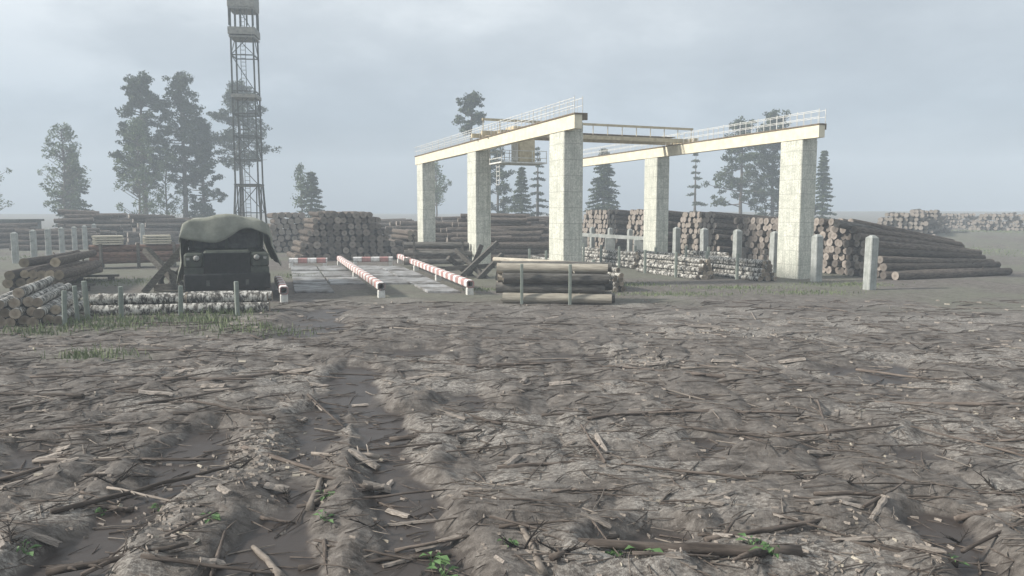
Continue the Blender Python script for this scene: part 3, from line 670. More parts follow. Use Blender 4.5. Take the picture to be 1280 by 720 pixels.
for bay, (xa, xb, xc, xd) in enumerate([(362, 428, 366, 472), (440, 496, 484, 582)]):
    rows_y = [333, 339.5, 347, 356.5, 367]
    for k in range(4):
        y0, y1 = rows_y[k] + .8, rows_y[k + 1] - .8
        def X(t, y):
            s = (y - 333) / 34
            l = (362, 440)[bay] + ((366, 492)[bay] - (362, 440)[bay]) * s; r = (428, 500)[bay] + ((474, 578)[bay] - (428, 500)[bay]) * s
            return l + (r - l) * t
        for half in range(2):
            if (bay, k, half) in ((0, 3, 1), (1, 3, 0)): continue
            t0, t1 = (.02, .485) if half == 0 else (.515, .98)
            c = [gp(X(t0, y1), y1), gp(X(t1, y1), y1), gp(X(t1, y0), y0), gp(X(t0, y0), y0)]
            o0 = sum(c, Vector()) / 4; top = .07 + RL.uniform(-.015, .02); vs = []
            for ins, z in ((0, -.15), (0, top - .02), (.03, top)):
                for p in c: 
                    dd = (p - o0); vs.append((*(dd * (1 - ins / dd.length)).xy, z))
            b = MB(); b.add(vs, [(0, 1, 5, 4), (1, 2, 6, 5), (2, 3, 7, 6), (3, 0, 4, 7), (4, 5, 9, 8), (5, 6, 10, 9), (6, 7, 11, 10), (7, 4, 8, 11), (8, 9, 10, 11)])
            o = b.build('concrete_slab', 'slab'); o.location = (o0.x, o0.y, 0); o.rotation_euler = (RL.uniform(-.008, .008), RL.uniform(-.008, .008), 0)
            tag(o, f"{['left', 'right'][half]} grey slab in the {ORD[k]} row from the back, {['left', 'right'][bay]} bay between the striped barriers", 'slab', 'concrete slabs of the loading pad')

# ------------------------------------------------------------------ gantry runways
CL = Vector((2.0, 29.6, 0)); CR = Vector((12.5, 33.0, 0))
W1, W2 = 1.35, .85; HB, HT = 6.09, 6.57
def railing(b, x, y0, y1, z, h=.55, step=.42):
    n = int((y1 - y0) / step)
    for i in range(n + 1):
        y = y0 + (y1 - y0) * i / n; big = i % 3 == 0
        b.bar((x, y, z), (x, y, z + h * (1.12 if big else 1)), .022 if big else .012, .022 if big else .012)
    for t in (.5, 1.0): b.bar((x, y0, z + h * t), (x, y1, z + h * t), .02, .02)
def runway(origin, spacing, n, label, seed):
    e = empty('crane_runway', origin, YAW, label, 'crane runway', 'gantry crane runways')
    L = spacing * (n - 1) + W1
    for i in range(n):
        y0 = spacing * i; b = MB()
        # pillar shaft with small chamfers, set back at the top for the beam seat
        b.box(0, W2, y0, y0 + W1, -.6, HB - .05, .03); b.box(.36, W2 - .01, y0 + .01, y0 + W1 - .01, HB - .05 + .002, 6.42, .02)
        b.build('pillar', 'concrete', e)
    b = MB(); b.box(-.02, .30, -.95, L + .3, HB - .04, HT, 0); b.build('beam', 'cream', e)
    b = MB(); b.box(-.06, .335, -1.0, L + .35, HT + .002, HT + .05); b.build('top_plate', 'rust_rail', e)
    b = MB(); b.box(.50, .62, -.5, L + .1, 6.424, 6.50); b.build('rail', 'rust_rail', e)
    b = MB(); railing(b, -.03, -.95, L + .3, HT + .05); railing(b, .31, -.95, L + .3, HT + .05); b.build('railing', 'white_paint', e)
    b = MB(); b.box(.42, .7, -.62, -.5, 6.42, 6.68); b.build('buffer_stop', 'rust_rail', e)
runway(CL, 10.45, 3, 'pale concrete gantry runway of three pillars nearer the striped barriers', 1)
runway(CR, 11.4, 3, 'pale concrete gantry runway on the right beside the log stacks', 2)
# bridge crane across the runways
SP = 11.1
e = empty('bridge_crane', CL + V * 8.5, YAW, 'tan travelling bridge crane spanning the two concrete runways', 'bridge crane')
for y in (0, 1.5):
    MB().box(-.35, SP + .75, y - .09, y + .09, 6.68, 6.88).build('girder', 'tan', e)
for x in (.40, SP + .44):
    b = MB(); b.box(x, x + .32, -.6, 2.1, 6.56, 6.90, .02); b.build('end_carriage', 'tan', e)
b = MB()
for i in range(15):
    x = -.3 + i * (SP + .9) / 14; b.bar((x, -.1, 6.9), (x, -.1, 7.42), .03, .03)
b.box(-.35, SP + .7, -.15, -.05, 7.36, 7.47); b.build('railing', 'tan', e)
b = MB(); b.box(.9, SP - .2, .2, 1.3, 6.97, 7.0); b.build('walkway', 'rust_rail', e)
# driver's cabin hanging under the girder
cb = MB(); cb.box(1.6, 2.45, -.1, 1.0, 5.42, 6.55, .03); cab = cb.build('cabin', 'tan', e)
MB().box(2.452, 2.47, .1, .85, 5.75, 6.35).build('window', 'glass', cab); MB().box(1.572, 1.598, .05, .9, 5.5, 6.4).build('door', 'white_paint', cab)
b = MB(); b.box(1.75, 1.9, .3, .45, 6.55, 6.75); b.box(2.25, 2.4, .3, .45, 6.55, 6.75); b.build('hanger', 'tan', e)
b = MB(); b.box(.55, 3.0, -.35, 1.4, 5.34, 5.41); pf = b.build('platform', 'white_paint', e)
b = MB()
for x in (.58, .98, 1.38, 2.2, 2.6, 2.97):
    b.bar((x, -.33, 5.41), (x, -.33, 5.95), .03, .03); b.bar((x, 1.38, 5.41), (x, 1.38, 5.95), .03, .03)
for z in (5.6, 5.95):
    for y in (-.33, 1.38): b.bar((.56, y, z), (2.99, y, z), .03, .03)
    b.bar((.57, -.33, z), (.57, 1.38, z), .03, .03)
b.build('railing', 'white_paint', pf)
b = MB()
for y in (.3, .7): b.bar((.7, y, 4.3), (.7, y, 5.4), .035, .035)
for i in range(5): b.bar((.7, .3, 4.3 + i * .22), (.7, .7, 4.3 + i * .22), .025, .025)
b.build('ladder', 'white_paint', e)
b = MB(); b.box(1.4, 2.6, .2, 1.3, 7.003, 7.2, .03); b.build('trolley', 'tan', e)

# ------------------------------------------------------------------ lattice mast
MT = at(313, 270, 60)
e = empty('lattice_tower', (MT.x, MT.y, 0), .12, 'tall dark steel lattice mast rising out of view behind the truck', 'mast')
hw = .86; H = 24
for sx in (-1, 1):
    for sy in (-1, 1):
        b = MB(); b.bar((sx * hw * 1.0, sy * hw, 5.0), (sx * hw * .93, sy * hw * .93, H), .11, .11); b.build('leg', 'mast', e)
        b = MB(); b.bar((sx * hw * 1.32, sy * hw * 1.3, -.2), (sx * hw, sy * hw, 5.1), .13, .13); b.bar((sx * hw * .72, sy * hw, 0), (sx * hw * .85, sy * hw, 5), .08, .08); b.build('foot', 'mast', e)
sec = [0, 2.9, 5.1, 7.0, 8.8, 10.5, 12.2, 14.9, 16.6, 19.5, 21.7, 23.9]
b = MB()
for i, (z0, z1) in enumerate(zip(sec[:-1], sec[1:])):
    w = .92 if z0 < 4 else .84
    for s, ax in ((-1, 0), (1, 0), (-1, 1), (1, 1)):
        def P(t, z): return (t * w, s * w, z) if ax == 0 else (s * w, t * w, z)
        f = 1 if (i + (s > 0)) % 2 else -1
        if ax == 0 and s < 0 or i % 2: b.bar(P(-f, z0), P(f, z1), .055, .055)
        b.bar(P(-1, z1), P(1, z1), .08, .08)
b.build('bracing', 'mast', e)
for z in (4.95, 11.7, 16.2, 18.3): 
    k = 1.0 if z > 6 else .95
    hgt_ = {4.95: .1, 11.7: .28, 16.2: .12, 18.3: .12}[z]
    MB().box(-k * .95, k * .95, -k * .95, k * .95, z, z + hgt_).build('platform', 'mast_plate', e)
b = MB(); b.box(-1.0, 1.0, -1.0, 1.0, 16.42, 16.95); b.build('plating', 'mast_plate', e)
b = MB(); b.box(-.99, .99, -.99, .99, 18.42, 20.6, .04); b.build('cabin', 'mast_plate', e)
b = MB()
for x in (-.18, .18): b.bar((x, -.6, 0), (x, -.6, 18.3), .04, .04)
for i in range(60): b.bar((-.18, -.6, .3 + i * .3), (.18, -.6, .3 + i * .3), .03, .03)
b.build('ladder', 'mast', e)
b = MB()
for i in range(5):
    for s in (-1, 1): b.bar((-.9 + i * .45, s * .95, 17.05), (-.9 + i * .45, s * .95, 18.3), .07, .07)
b.build('railing', 'mast', e)
b = MB(); b.box(-1.4, 3.6, -.16, .16, 22.3, 22.6); b.build('jib', 'mast', e)

# ------------------------------------------------------------------ truck
TP = gp(284, 371); TP = Vector((TP.x, TP.y, 0))
TP = at(284, 330, 24.6); TP.z = 0
t = empty('truck', TP, YAW * .95, 'dark olive lorry with round headlights parked under a grey tarpaulin', 'truck')
MB().box(-.45, -.3, .1, 6.9, .62, .86).box(.3, .45, .1, 6.9, .62, .86).build('chassis_frame', 'truck_dark', t)
b = MB(); b.box(-1.33, 1.33, -.08, .12, .40, .93, .04); bp = b.build('bumper', 'truck_dark', t)
[MB().box(x - .05, x + .05, -.16, -.08, .55, .72).build('tow_hook', 'mast', bp) for x in (-.6, .6)]
MB().box(-.72, .72, .16, 1.5, .88, 1.66, .06).build('bonnet', 'truck', t)
MB().box(-.70, .70, .10, .16, .95, 1.56, .0).build('radiator', 'truck_dark', t)
b = MB()
for i in range(15): b.box(-.67 + i * .092, -.64 + i * .092, .07, .1, .98, 1.53)
b.box(-.72, .72, .06, .1, 1.53, 1.60); b.box(-.72, .72, .06, .1, .93, .98); b.build('grille', 'truck_dark', t)
for s in (-1, 1):
    x0, x1 = (-1.31, -.73) if s < 0 else (.73, 1.31)
    b = MB(); b.box(x0, x1, .14, 1.6, 1.12, 1.58, .06); b.box(x0, x1, .14, .24, .9, 1.12)
    b.build('fender', 'truck', t)
    h = MB(); cx = s * .92; h.tube([(cx, .14, 1.44), (cx, .02, 1.44)], [.08, .115], 16); hl = h.build('headlight', 'truck_dark', t, True)
    h = MB(); h.tube([(cx, .018, 1.44), (cx, -.015, 1.44)], [.095, .06], 16); h.build('lens', 'lens', hl, True)
    h = MB(); h.box(s * 1.18 - .05, s * 1.18 + .05, .09, .14, 1.38, 1.46); h.build('marker_light', 'lens', t)
b = MB(); b.box(-1.22, 1.22, 1.45, 2.75, .9, 1.62, .05); b.box(-1.18, 1.18, 1.5, 2.72, 1.62, 2.42, .08); cabn = b.build('cab', 'truck', t)
for x0, x1 in ((-1.02, -.05), (.05, 1.02)):
    MB().box(x0, x1, 1.47, 1.51, 1.70, 2.22).build('windscreen', 'glass', cabn)
for s in (-1, 1):
    d = MB().box(min(s * 1.22, s * 1.25), max(s * 1.22, s * 1.25), 1.6, 2.6, 1.0, 1.6).build('door', 'truck', cabn); MB().box(min(s * 1.18, s * 1.21), max(s * 1.18, s * 1.21), 1.65, 2.5, 1.70, 2.25).build('window', 'glass', d)
b = MB(); b.box(-1.25, 1.25, 2.95, 6.9, .98, 1.1); b.box(-1.25, -1.19, 2.95, 6.9, 1.1, 1.85); b.box(1.19, 1.25, 2.95, 6.9, 1.1, 1.85); b.box(-1.19, 1.19, 2.95, 3.02, 1.1, 2.2); b.box(-1.19, 1.19, 6.84, 6.9, 1.1, 1.85); b.build('cargo_bed', 'bed_wood', t)
b = MB()
for y in (3.2, 4.4, 5.6, 6.7): b.tube([(-1.2, y, 1.8), (-1.1, y, 2.4), (-.4, y, 2.72), (.4, y, 2.72), (1.1, y, 2.5), (1.2, y, 1.8)], .03, 6)
b.build('bow_frame', 'truck_dark', t)
for y in (.85, 4.4, 5.7):
    for s in (-1, 1):
        w = MB(); w.tube([(s * .86, y, .55), (s * .90, y, .55), (s * 1.18, y, .55), (s * 1.22, y, .55)], [.50, .57, .57, .50], 24); wh = w.build('wheel', 'rubber', t, False)
        w = MB(); w.tube([(s * 1.10, y, .55), (s * 1.235, y, .55)], [.30, .24], 16); w.build('rim', 'truck', wh)
# tarpaulin: profile across, stations along
def tarp():
    prof = [(-1.52, .55), (-1.47, 1.1), (-1.42, 1.7), (-1.39, 2.2), (-1.33, 2.5), (-1.12, 2.67), (-.7, 2.72), (-.3, 2.80), (.05, 2.84), (.4, 2.82), (.8, 2.74), (1.14, 2.67), (1.36, 2.5), (1.44, 2.15), (1.50, 1.75), (1.62, 1.4), (1.76, 1.05)]
    P = []
    for a, b in zip(prof[:-1], prof[1:]):
        for k in range(4): P.append((a[0] + (b[0] - a[0]) * k / 4, a[1] + (b[1] - a[1]) * k / 4))
    P.append(prof[-1]); n = len(P); st = [.95 + i * .22 for i in range(29)]
    vs = []; fs = []
    def disp(x, y): return .10 * (float(fbm(np.array([x * 1.2]), np.array([y * 1.1]), 12, 3)[0]) - .5)
    for j, y in enumerate(st):
        for i, (x, z) in enumerate(P):
            q = i / (n - 1); side = abs(2 * q - 1)
            sag = -.09 * abs(math.sin(math.pi * (y - .95) / 1.2)) * (1 - side) + disp(x, y + z) * 1.6
            vs.append((x + disp(y * 1.3, x + z) * (1.2 + side), y, z + sag if side < .75 else z + disp(x + z, y) * .5))
    for j in range(len(st) - 1):
        for i in range(n - 1): fs.append((j * n + i, j * n + i + 1, (j + 1) * n + i + 1, (j + 1) * n + i))
    # front flap falling from the first station to a wavy hem
    i0, i1 = 10, 51; o = len(vs); m = i1 - i0 + 1; K = 7
    for k in range(1, K + 1):
        for i in range(i0, i1 + 1):
            bx, by, bz = vs[i]; q = (i - i0) / (m - 1)
            hem = 2.08 - .20 * math.exp(-((q - .40) / .13) ** 2) + .28 * math.exp(-((q - .72) / .16) ** 2) - .10 * math.exp(-((q - .02) / .05) ** 2) - .35 * sstep(.88, 1.0, q) + .03 * math.sin(q * 21)
            tt = k / K; z = bz + (min(hem, bz - .02) - bz) * tt
            vs.append((bx * (1 + .03 * tt), by - .16 * math.sin(tt * 1.6) - .05 * math.sin(q * 17) * tt, z))
    for i in range(m - 1): fs.append((o + i, o + i + 1, i0 + i + 1, i0 + i))
    for k in range(K - 1):
        for i in range(m - 1): fs.append((o + (k + 1) * m + i, o + (k + 1) * m + i + 1, o + k * m + i + 1, o + k * m + i))
    b = MB(); b.add(vs, fs); ob = b.build('tarpaulin', 'tarp', None, True); ob.location = TP; ob.rotation_euler = (0, 0, YAW * .95)
    md = ob.modifiers.new('thickness', 'SOLIDIFY'); md.thickness = .02
    tag(ob, 'faded grey canvas tarpaulin draped over the lorry with a wavy hem', 'tarpaulin')
tarp()
# old tyre and stone blocks beside the barrier
p = gp(204, 364); b = MB(); n = 20; vs = []; fs = []
for i in range(n):
    a = 2 * math.pi * i / n
    for k in range(8):
        c = 2 * math.pi * k / 8; rr = .30 + .11 * math.cos(c); vs.append((rr * math.cos(a), .10 * math.sin(c), .36 + rr * math.sin(a)))
for i in range(n):
    for k in range(8): fs.append((i * 8 + k, i * 8 + (k + 1) % 8, ((i + 1) % n) * 8 + (k + 1) % 8, ((i + 1) % n) * 8 + k))
b.add(vs, fs); o = b.build('tyre', 'rubber', None, True); o.location = (p.x, p.y + .5, 0); o.rotation_euler = (-.2, 0, .3); tag(o, 'old dark tyre leaning under the crossed timbers left of the truck', 'tyre')

# shed at the far left
p = at(-10, 290, 70); e = empty('shed', (p.x, p.y, 0), .1, 'low grey flat-roofed shed at the left edge beyond the fence', 'shed')
MB().box(-3, 2.4, 0, 4, -.2, 2.1).build('wall', 'shed', e); MB().box(-3.2, 2.6, -.2, 4.2, 2.102, 2.3).build('roof', 'mast', e)

# ------------------------------------------------------------------ trees
class Leaves:
    def __init__(s, seed): s.r = np.random.default_rng(seed); s.c = []; s.f = 0
    def clump(s, c, rad, n, size, flat=.5, droop=0.0):
        r = s.r; p = r.normal(size=(n, 3)); p /= np.linalg.norm(p, axis=1)[:, None]; p *= (r.random((n, 1)) ** .45); p = p * np.array(rad) + np.array(c)
        a = r.normal(size=(n, 3)); a[:, 2] *= flat; a[:, 2] -= droop; a /= np.linalg.norm(a, axis=1)[:, None]
        b = np.cross(a, r.normal(size=(n, 3))); b /= np.linalg.norm(b, axis=1)[:, None]
        sz = size * r.uniform(.6, 1.3, (n, 1)); a = a * sz; b = b * sz * .45
        s.c.append(np.stack([p - a * .5 - b * .3, p + b * .5, p + a * .6, p - b * .5], 1))
    def build(s, name, mat, parent):
        v = np.concatenate(s.c).reshape(-1, 3).astype(np.float32); n = len(v) // 4
        me = bpy.data.meshes.new(name); me.vertices.add(len(v)); me.vertices.foreach_set('co', v.ravel()); me.loops.add(4 * n); me.loops.foreach_set('vertex_index', np.arange(4 * n, dtype=np.int32)); me.polygons.add(n)
        me.polygons.foreach_set('loop_start', np.arange(0, 4 * n, 4, dtype=np.int32)); me.polygons.foreach_set('loop_total', np.full(n, 4, np.int32)); me.update(calc_edges=True)
        me.materials.append(M[mat]); return link(name, me, parent)
def tree_root(name, px, Y, label, cat='tree'):
    p = at(px, 280, Y); return empty(name, (p.x, p.y, hgt(p.x, p.y)), random.Random(px).uniform(0, 6.28), label, cat, 'trees behind the yard')
def top_h(py, Y): return at(640, py, Y).z
def pine(px, top, Y, base_frac, width, dens, label, seed, lean=0.0, pads=None):
    h = top_h(top, Y); e = tree_root('pine_tree', px, Y, label); e.rotation_euler = (0, 0, 0); rn = random.Random(seed); b = MB(); L = Leaves(seed)
    ln = [(lean * (i / 8) ** 2 * h * .1 + rn.uniform(-.08, .08), rn.uniform(-.1, .1), h * .97 * i / 8 - (.3 if i == 0 else 0)) for i in range(9)]
    b.tube(ln, [h * .017 * (1 - .8 * i / 8) + .03 for i in range(9)], 8)
    nb = int(h * dens * .62); az = rn.uniform(0, 6.28)
    for k in range(nb):
        f = base_frac + (1 - base_frac) * min(.995, max(0, (k + rn.uniform(-.8, 1.8)) / nb)); q = (f - base_frac) / (1 - base_frac); z = h * f
        prof = width * (1 - .70 * q ** 1.5) * rn.choice((.35, .6, .8, 1.0, 1.12)) * rn.uniform(.85, 1.1) * (.8 if q < .1 else 1)
        az += 2.4 + rn.uniform(-.7, .7); a = az; i = min(7, int(f * 8)); bx, by = ln[i][0], ln[i][1]
        ex, ey, ez = bx + math.cos(a) * prof, by + math.sin(a) * prof, z + prof * rn.uniform(-.25, .45)
        b.tube([(bx, by, z), ((bx + ex) / 2, (by + ey) / 2, (z + ez) / 2 - .08), (ex, ey, ez)], [.08, .055, .02], 4, False)
        for _ in range(rn.randint(3, 5)):
            tt = rn.uniform(.55, 1.1); s = rn.uniform(.45, 1.0) * (.5 + .3 * width / 3); o1, o2, o3 = rn.gauss(0, .35), rn.gauss(0, .35), rn.gauss(.12, .28)
            L.clump((bx + (ex - bx) * tt + o1, by + (ey - by) * tt + o2, z + (ez - z) * tt + o3), (s, s, s * .6), int(20 + 46 * s), .36, .9)
    for _ in range(4): L.clump((ln[-1][0] + rn.uniform(-.3, .3), rn.uniform(-.3, .3), h * .985 - rn.random() * .5), (.5, .5, .45), 40, .38)
    b.build('trunk', 'trunk', e, True); L.build('crown', 'foliage', e)
def spruce(px, top, Y, width, label, seed, gap=0.0, step=.55, base=.04):
    h = top_h(top, Y); e = tree_root('spruce_tree', px, Y, label); rn = random.Random(seed); b = MB(); L = Leaves(seed)
    b.tube([(0, 0, -.3), (0, 0, h * .5), (0, 0, h * .99)], [h * .016 + .05, h * .01 + .03, .02], 8)
    z = h * base + .4
    while z < h * .98:
        q = z / h; R = width * (1 - q) ** .85 * rn.uniform(.82, 1.12) + .12; m = max(5, int(7 + R * 3.2))
        for k in range(m):
            if rn.random() < gap: continue
            a = rn.uniform(0, 6.28); r = R * rn.uniform(.75, 1.1); ca, sa = math.cos(a), math.sin(a)
            b.tube([(0, 0, z), (ca * r, sa * r, z - r * .22)], [.035, .01], 3, False)
            for t in (.3, .55, .8, 1.0): L.clump((ca * r * t, sa * r * t, z - r * .26 * t), (.24 + .1 * R, .24 + .1 * R, .16), 9, .36 if gap < .3 else .3, .4, .45)
        z += step * rn.uniform(.8, 1.2) * (.6 + .55 * (1 - q))
    b.build('trunk', 'trunk', e, True); L.build('crown', 'foliage', e)
def birch(px, top, Y, base_frac, width, label, seed, dens=7):
    h = top_h(top, Y); e = tree_root('birch_tree', px, Y, label); rn = random.Random(seed); b = MB(); L = Leaves(seed)
    ln = [(rn.uniform(-.15, .15) * i / 6, rn.uniform(-.15, .15), h * .95 * i / 6 - (.3 if i == 0 else 0)) for i in range(7)]
    b.tube(ln, [h * .011 * (1 - .8 * i / 6) + .025 for i in range(7)], 7)
    for k in range(int(h * dens * .8)):
        f = base_frac + (1 - base_frac) * rn.random(); q = (f - base_frac) / (1 - base_frac); R = width * math.sin(math.pi * min(1, .18 + q * .80)) ** .7 * rn.uniform(.3, 1.08); a = rn.uniform(0, 6.28)
        i = min(5, int(f * 6)); p = (ln[i][0] + math.cos(a) * R, ln[i][1] + math.sin(a) * R, h * f); b.tube([(ln[i][0], ln[i][1], h * f - R * .7), p], [.05, .012], 4, False)
        s = rn.uniform(.35, .75); L.clump(p, (s, s, s * .9), 30, .30, 1)
    b.build('trunk', 'trunk', e, True); L.build('crown', 'leaf', e)

birch(-12, 183, 92, .25, 2.6, 'loose birch only half inside the left edge of the picture', 70)
birch(83, 153, 92, .22, 2.6, 'loose-leaved birch rising above a spruce behind the left fence', 71, 13)
spruce(94, 182, 95, 2.7, 'broad spruce in front of the loose birch behind the left fence', 72)
pine(183, 98, 94, .30, 3.6, 6.2, 'leftmost of the tall pines, with a birch growing against it', 73)
birch(176, 150, 90, .10, 2.6, 'pale green birch growing against the leftmost tall pine', 74, 13)
birch(210, 190, 93, .10, 2.0, 'thin dark birch between the two tall pines at left', 88, 8)
pine(233, 97, 96, .34, 3.5, 5.6, 'tall pine with a forked top left of the steel mast', 75)
pine(256, 150, 98, .12, 2.6, 6.0, 'shorter bushy pine right of the forked tall pine', 76)
pine(304, 106, 104, .46, 4.6, 5.0, 'dense pine crown directly behind the steel mast', 77)
spruce(390, 212, 92, 2.5, 'small dark spruce above the pile behind the barriers', 78)
birch(377, 208, 94, .45, .7, 'thin bare birch against the small dark spruce', 79, 5)
pine(590, 117, 100, .74, 2.2, 2.1, 'tall pine showing above the concrete beam', 80)
birch(546, 204, 104, .45, 2.0, 'round birch showing beside the farthest left pillar', 81, 8)
pine(622, 188, 104, .2, 2.2, 4.4, 'ragged pine showing under the crane cabin', 82)
spruce(652, 207, 98, 1.9, 'dark spruce between the crane cabin and the front pillar', 83)
spruce(672, 180, 100, 1.7, 'thin open spruce just left of the front pillar', 84, .55, 1.0, .15)
spruce(754, 182, 96, 3.0, 'broad spruce framed between the two concrete runways', 85, 0, .5)
spruce(868, 192, 104, 2.2, 'small open spruce right of the second right-hand pillar', 86, .5, 1.1, .1)
pine(925, 158, 100, .22, 3.8, 5.0, 'wide ragged pine under the right beam', 87)
pine(964, 153, 102, .10, 3.6, 7.0, 'dense tall pine just left of the right front pillar', 89)
spruce(1027, 197, 98, 1.5, 'narrow spruce just right of the right front pillar', 90)

# ------------------------------------------------------------------ debris on the mud
def branch_mesh(seed, L, r, mat, end=None):
    rn = random.Random(seed); b = MB(); n = 7; pts = []; y = z = 0; vy = rn.uniform(-.06, .06); 
    for i in range(n + 1):
        t = i / n; y += vy * L / n * rn.uniform(-.5, 2); z += rn.uniform(-.02, .025) * L; pts.append(((t - .5) * L, y, z * .5))
    rs = [r * (1 - .5 * i / n) * rn.uniform(.85, 1.1) for i in range(n + 1)]
    b.tube(pts, rs, 7, True, .08, seed)
    for k in range(rn.randint(0, 3)):
        i = rn.randint(1, n - 1); p = Vector(pts[i]); a = rn.choice((-1, 1)); l = L * rn.uniform(.08, .3)
        q = p + Vector((l * .7, a * l * .7, l * rn.uniform(0, .25))); b.tube([p, (p + q) / 2 + Vector((0, 0, .01)), q], [rs[i] * .6, rs[i] * .45, rs[i] * .2], 5)
    return b.mesh('branch', [mat], True)
BR = [branch_mesh(100 + i, 1.0, .022 + .006 * (i % 3), 'stick') for i in range(8)]
BRP = [branch_mesh(200 + i, 1.0, .024 + .007 * (i % 2), 'stick_pale') for i in range(5)]
def splinter_mesh(seed):
    rn = random.Random(seed); b = MB(); L = .5; n = 5; prof = []
    for i in range(n + 1):
        x = (i / n - .5) * L; w = rn.uniform(.055, .085) * (1 if 0 < i < n else .8); hh = rn.uniform(.03, .05)
        prof.append([(x + rn.uniform(-.02, .02), -w, 0), (x + rn.uniform(-.03, .03), -w * .5, hh), (x + rn.uniform(-.03, .03), w * .5, hh * 1.1), (x, w, 0), (x, 0, -.03)])
    vs = [p for r in prof for p in r]; fs = [(i * 5 + k, i * 5 + (k + 1) % 5, (i + 1) * 5 + (k + 1) % 5, (i + 1) * 5 + k) for i in range(n) for k in range(5)]
    fs += [(0, 1, 2, 3, 4), tuple(n * 5 + k for k in (4, 3, 2, 1, 0))]; b.add(vs, fs); return b.mesh('wood_piece', ['chip'])
SP_ = [splinter_mesh(300 + i) for i in range(6)]

def lay(o, x, y, L, ang, lift):
    lift -= .008
    c, s = math.cos(ang), math.sin(ang); z0 = hgt(x - c * L * .5, y - s * L * .5); z1 = hgt(x + c * L * .5, y + s * L * .5); zm = hgt(x, y)
    o.rotation_euler = (0, -math.atan2(z1 - z0, L), ang); o.location = (x, y, max((z0 + z1) / 2, zm * .75 + (z0 + z1) * .125) + lift)
def zone(px, py):
    hz = 'at the left edge' if px < 120 else 'well left of centre' if px < 330 else 'just left of centre' if px < 540 else 'in the centre' if px < 740 else 'just right of centre' if px < 950 else 'well right of centre' if px < 1160 else 'at the right edge'
    dz = 'nearest mud' if py > 630 else 'near mud' if py > 550 else 'middle mud' if py > 480 else 'farther mud' if py > 425 else 'mud before the yard'
    return dz, hz
RD = random.Random(99); pend = []
def debris(kind, px, py, L, ang, meshes, tone, wsc=1.0, lift=.012):
    p = gp(px, py); o = link(kind, RD.choice(meshes)); k = L if kind == 'branch' else L / .5
    o.scale = (k, wsc, wsc); lay(o, p.x, p.y, L, ang, lift)
    d = math.degrees(ang) % 180; way = 'crosswise' if d < 25 or d > 155 else 'slanting rightwards' if d < 75 else 'pointing away' if d < 105 else 'slanting leftwards'
    size = 'long' if L > 1.35 else 'medium' if L > .75 else 'short'
    dz, hz = zone(px, py)
    if kind == 'branch': lab = f"{size} {tone} branch {way}, {dz}, {hz}"
    else: lab = f"{size if L > .4 else 'small'} pale split wood piece {way}, {dz}, {hz}"
    pend.append((lab, py, o, kind))
# branches seen clearly in the photograph: centre x, y, length m, angle degrees (0 = to the right)
for px, py, L, a, tone, w in [(190, 610, 1.9, 48, 'brown', 1.5), (420, 600, 1.0, 150, 'brown', 1.5), (430, 568, .9, 170, 'pale', 1.6), (390, 612, .75, 100, 'pale', 1.6), (160, 570, 2.0, 5, 'brown', 1.3), (290, 520, 1.6, 150, 'brown', 1.2),
                             (470, 690, 1.3, 12, 'brown', 1.3), (860, 688, 1.9, 175, 'brown', 1.9), (735, 690, .9, 40, 'brown', 1.6), (660, 690, .8, 110, 'pale', 1.5), (960, 665, 1.3, 15, 'dark', 1.0), (1115, 685, 1.0, 150, 'brown', 1.3), (1250, 640, .9, 5, 'brown', 1.5), (1100, 625, 1.4, 8, 'dark', 1.0),
                             (1190, 505, 2.2, 168, 'brown', 1.2), (1150, 430, 2.2, 165, 'dark', 1.2), (1225, 560, 1.7, 125, 'dark', .9), (790, 520, 1.5, 25, 'brown', 1.1), (590, 520, 1.4, 130, 'brown', 1.2), (545, 545, 1.2, 2, 'brown', 1.1), (690, 455, 2.2, 12, 'dark', 1.2), (560, 455, 1.6, 170, 'dark', 1.1), (320, 470, 2.0, 30, 'dark', 1.1),
                             (120, 470, 2.2, 10, 'brown', 1.2), (200, 480, 1.7, 40, 'brown', 1.1), (60, 540, 1.6, 20, 'brown', 1.4), (40, 500, 1.9, 165, 'dark', 1.2), (240, 440, 2.2, 5, 'dark', 1.2), (830, 465, 2.2, 155, 'dark', 1.1), (1000, 480, 2.2, 2, 'brown', 1.2), (920, 520, 1.8, 172, 'dark', 1.0), (1050, 545, 1.7, 10, 'dark', 1.0), (860, 590, 1.5, 165, 'brown', 1.0), (700, 575, 1.5, 8, 'dark', .9), (150, 700, 1.1, 15, 'brown', 1.3), (330, 690, .7, 130, 'pale', 1.4)]:
    debris('branch', px, py, L, math.radians(a + RD.uniform(-4, 4)), BRP if tone == 'pale' else BR, tone, w)
for _ in range(150):
    px = RD.uniform(-30, 1310); py = 384 + (RD.random() ** 1.35) * 320
    if px < 340 and py < 402: py += 25
    near = (py - 384) / 336; L = RD.uniform(.45, 2.0) * (1.15 - .5 * near); pale = RD.random() < .25
    a = RD.gauss(0, 32) if RD.random() < .8 else RD.uniform(0, 180)
    debris('branch', px, py, L, math.radians(a), BRP if pale else BR, 'pale' if pale else 'dark', RD.uniform(.4, .95))
for px, py, L, a in [(195, 497, .5, 10), (267, 487, .4, 175), (455, 574, .4, 160), (470, 604, .3, 5), (230, 463, .35, 20), (375, 466, .5, 0), (550, 471, .35, 3), (700, 483, .35, 10), (980, 416, .6, 30), (640, 575, .3, 60), (1010, 405, .8, 5), (905, 452, .5, 4), (990, 454, .5, 0), (400, 478, .35, 2), (820, 456, .5, 20), (655, 478, .3, 80), (725, 516, .4, 70), (880, 411, .8, 2), (345, 605, .25, 10), (60, 565, .3, 20)]:
    debris('wood_piece', px, py, L, math.radians(a), SP_, 'pale', RD.uniform(.8, 1.1), .02)
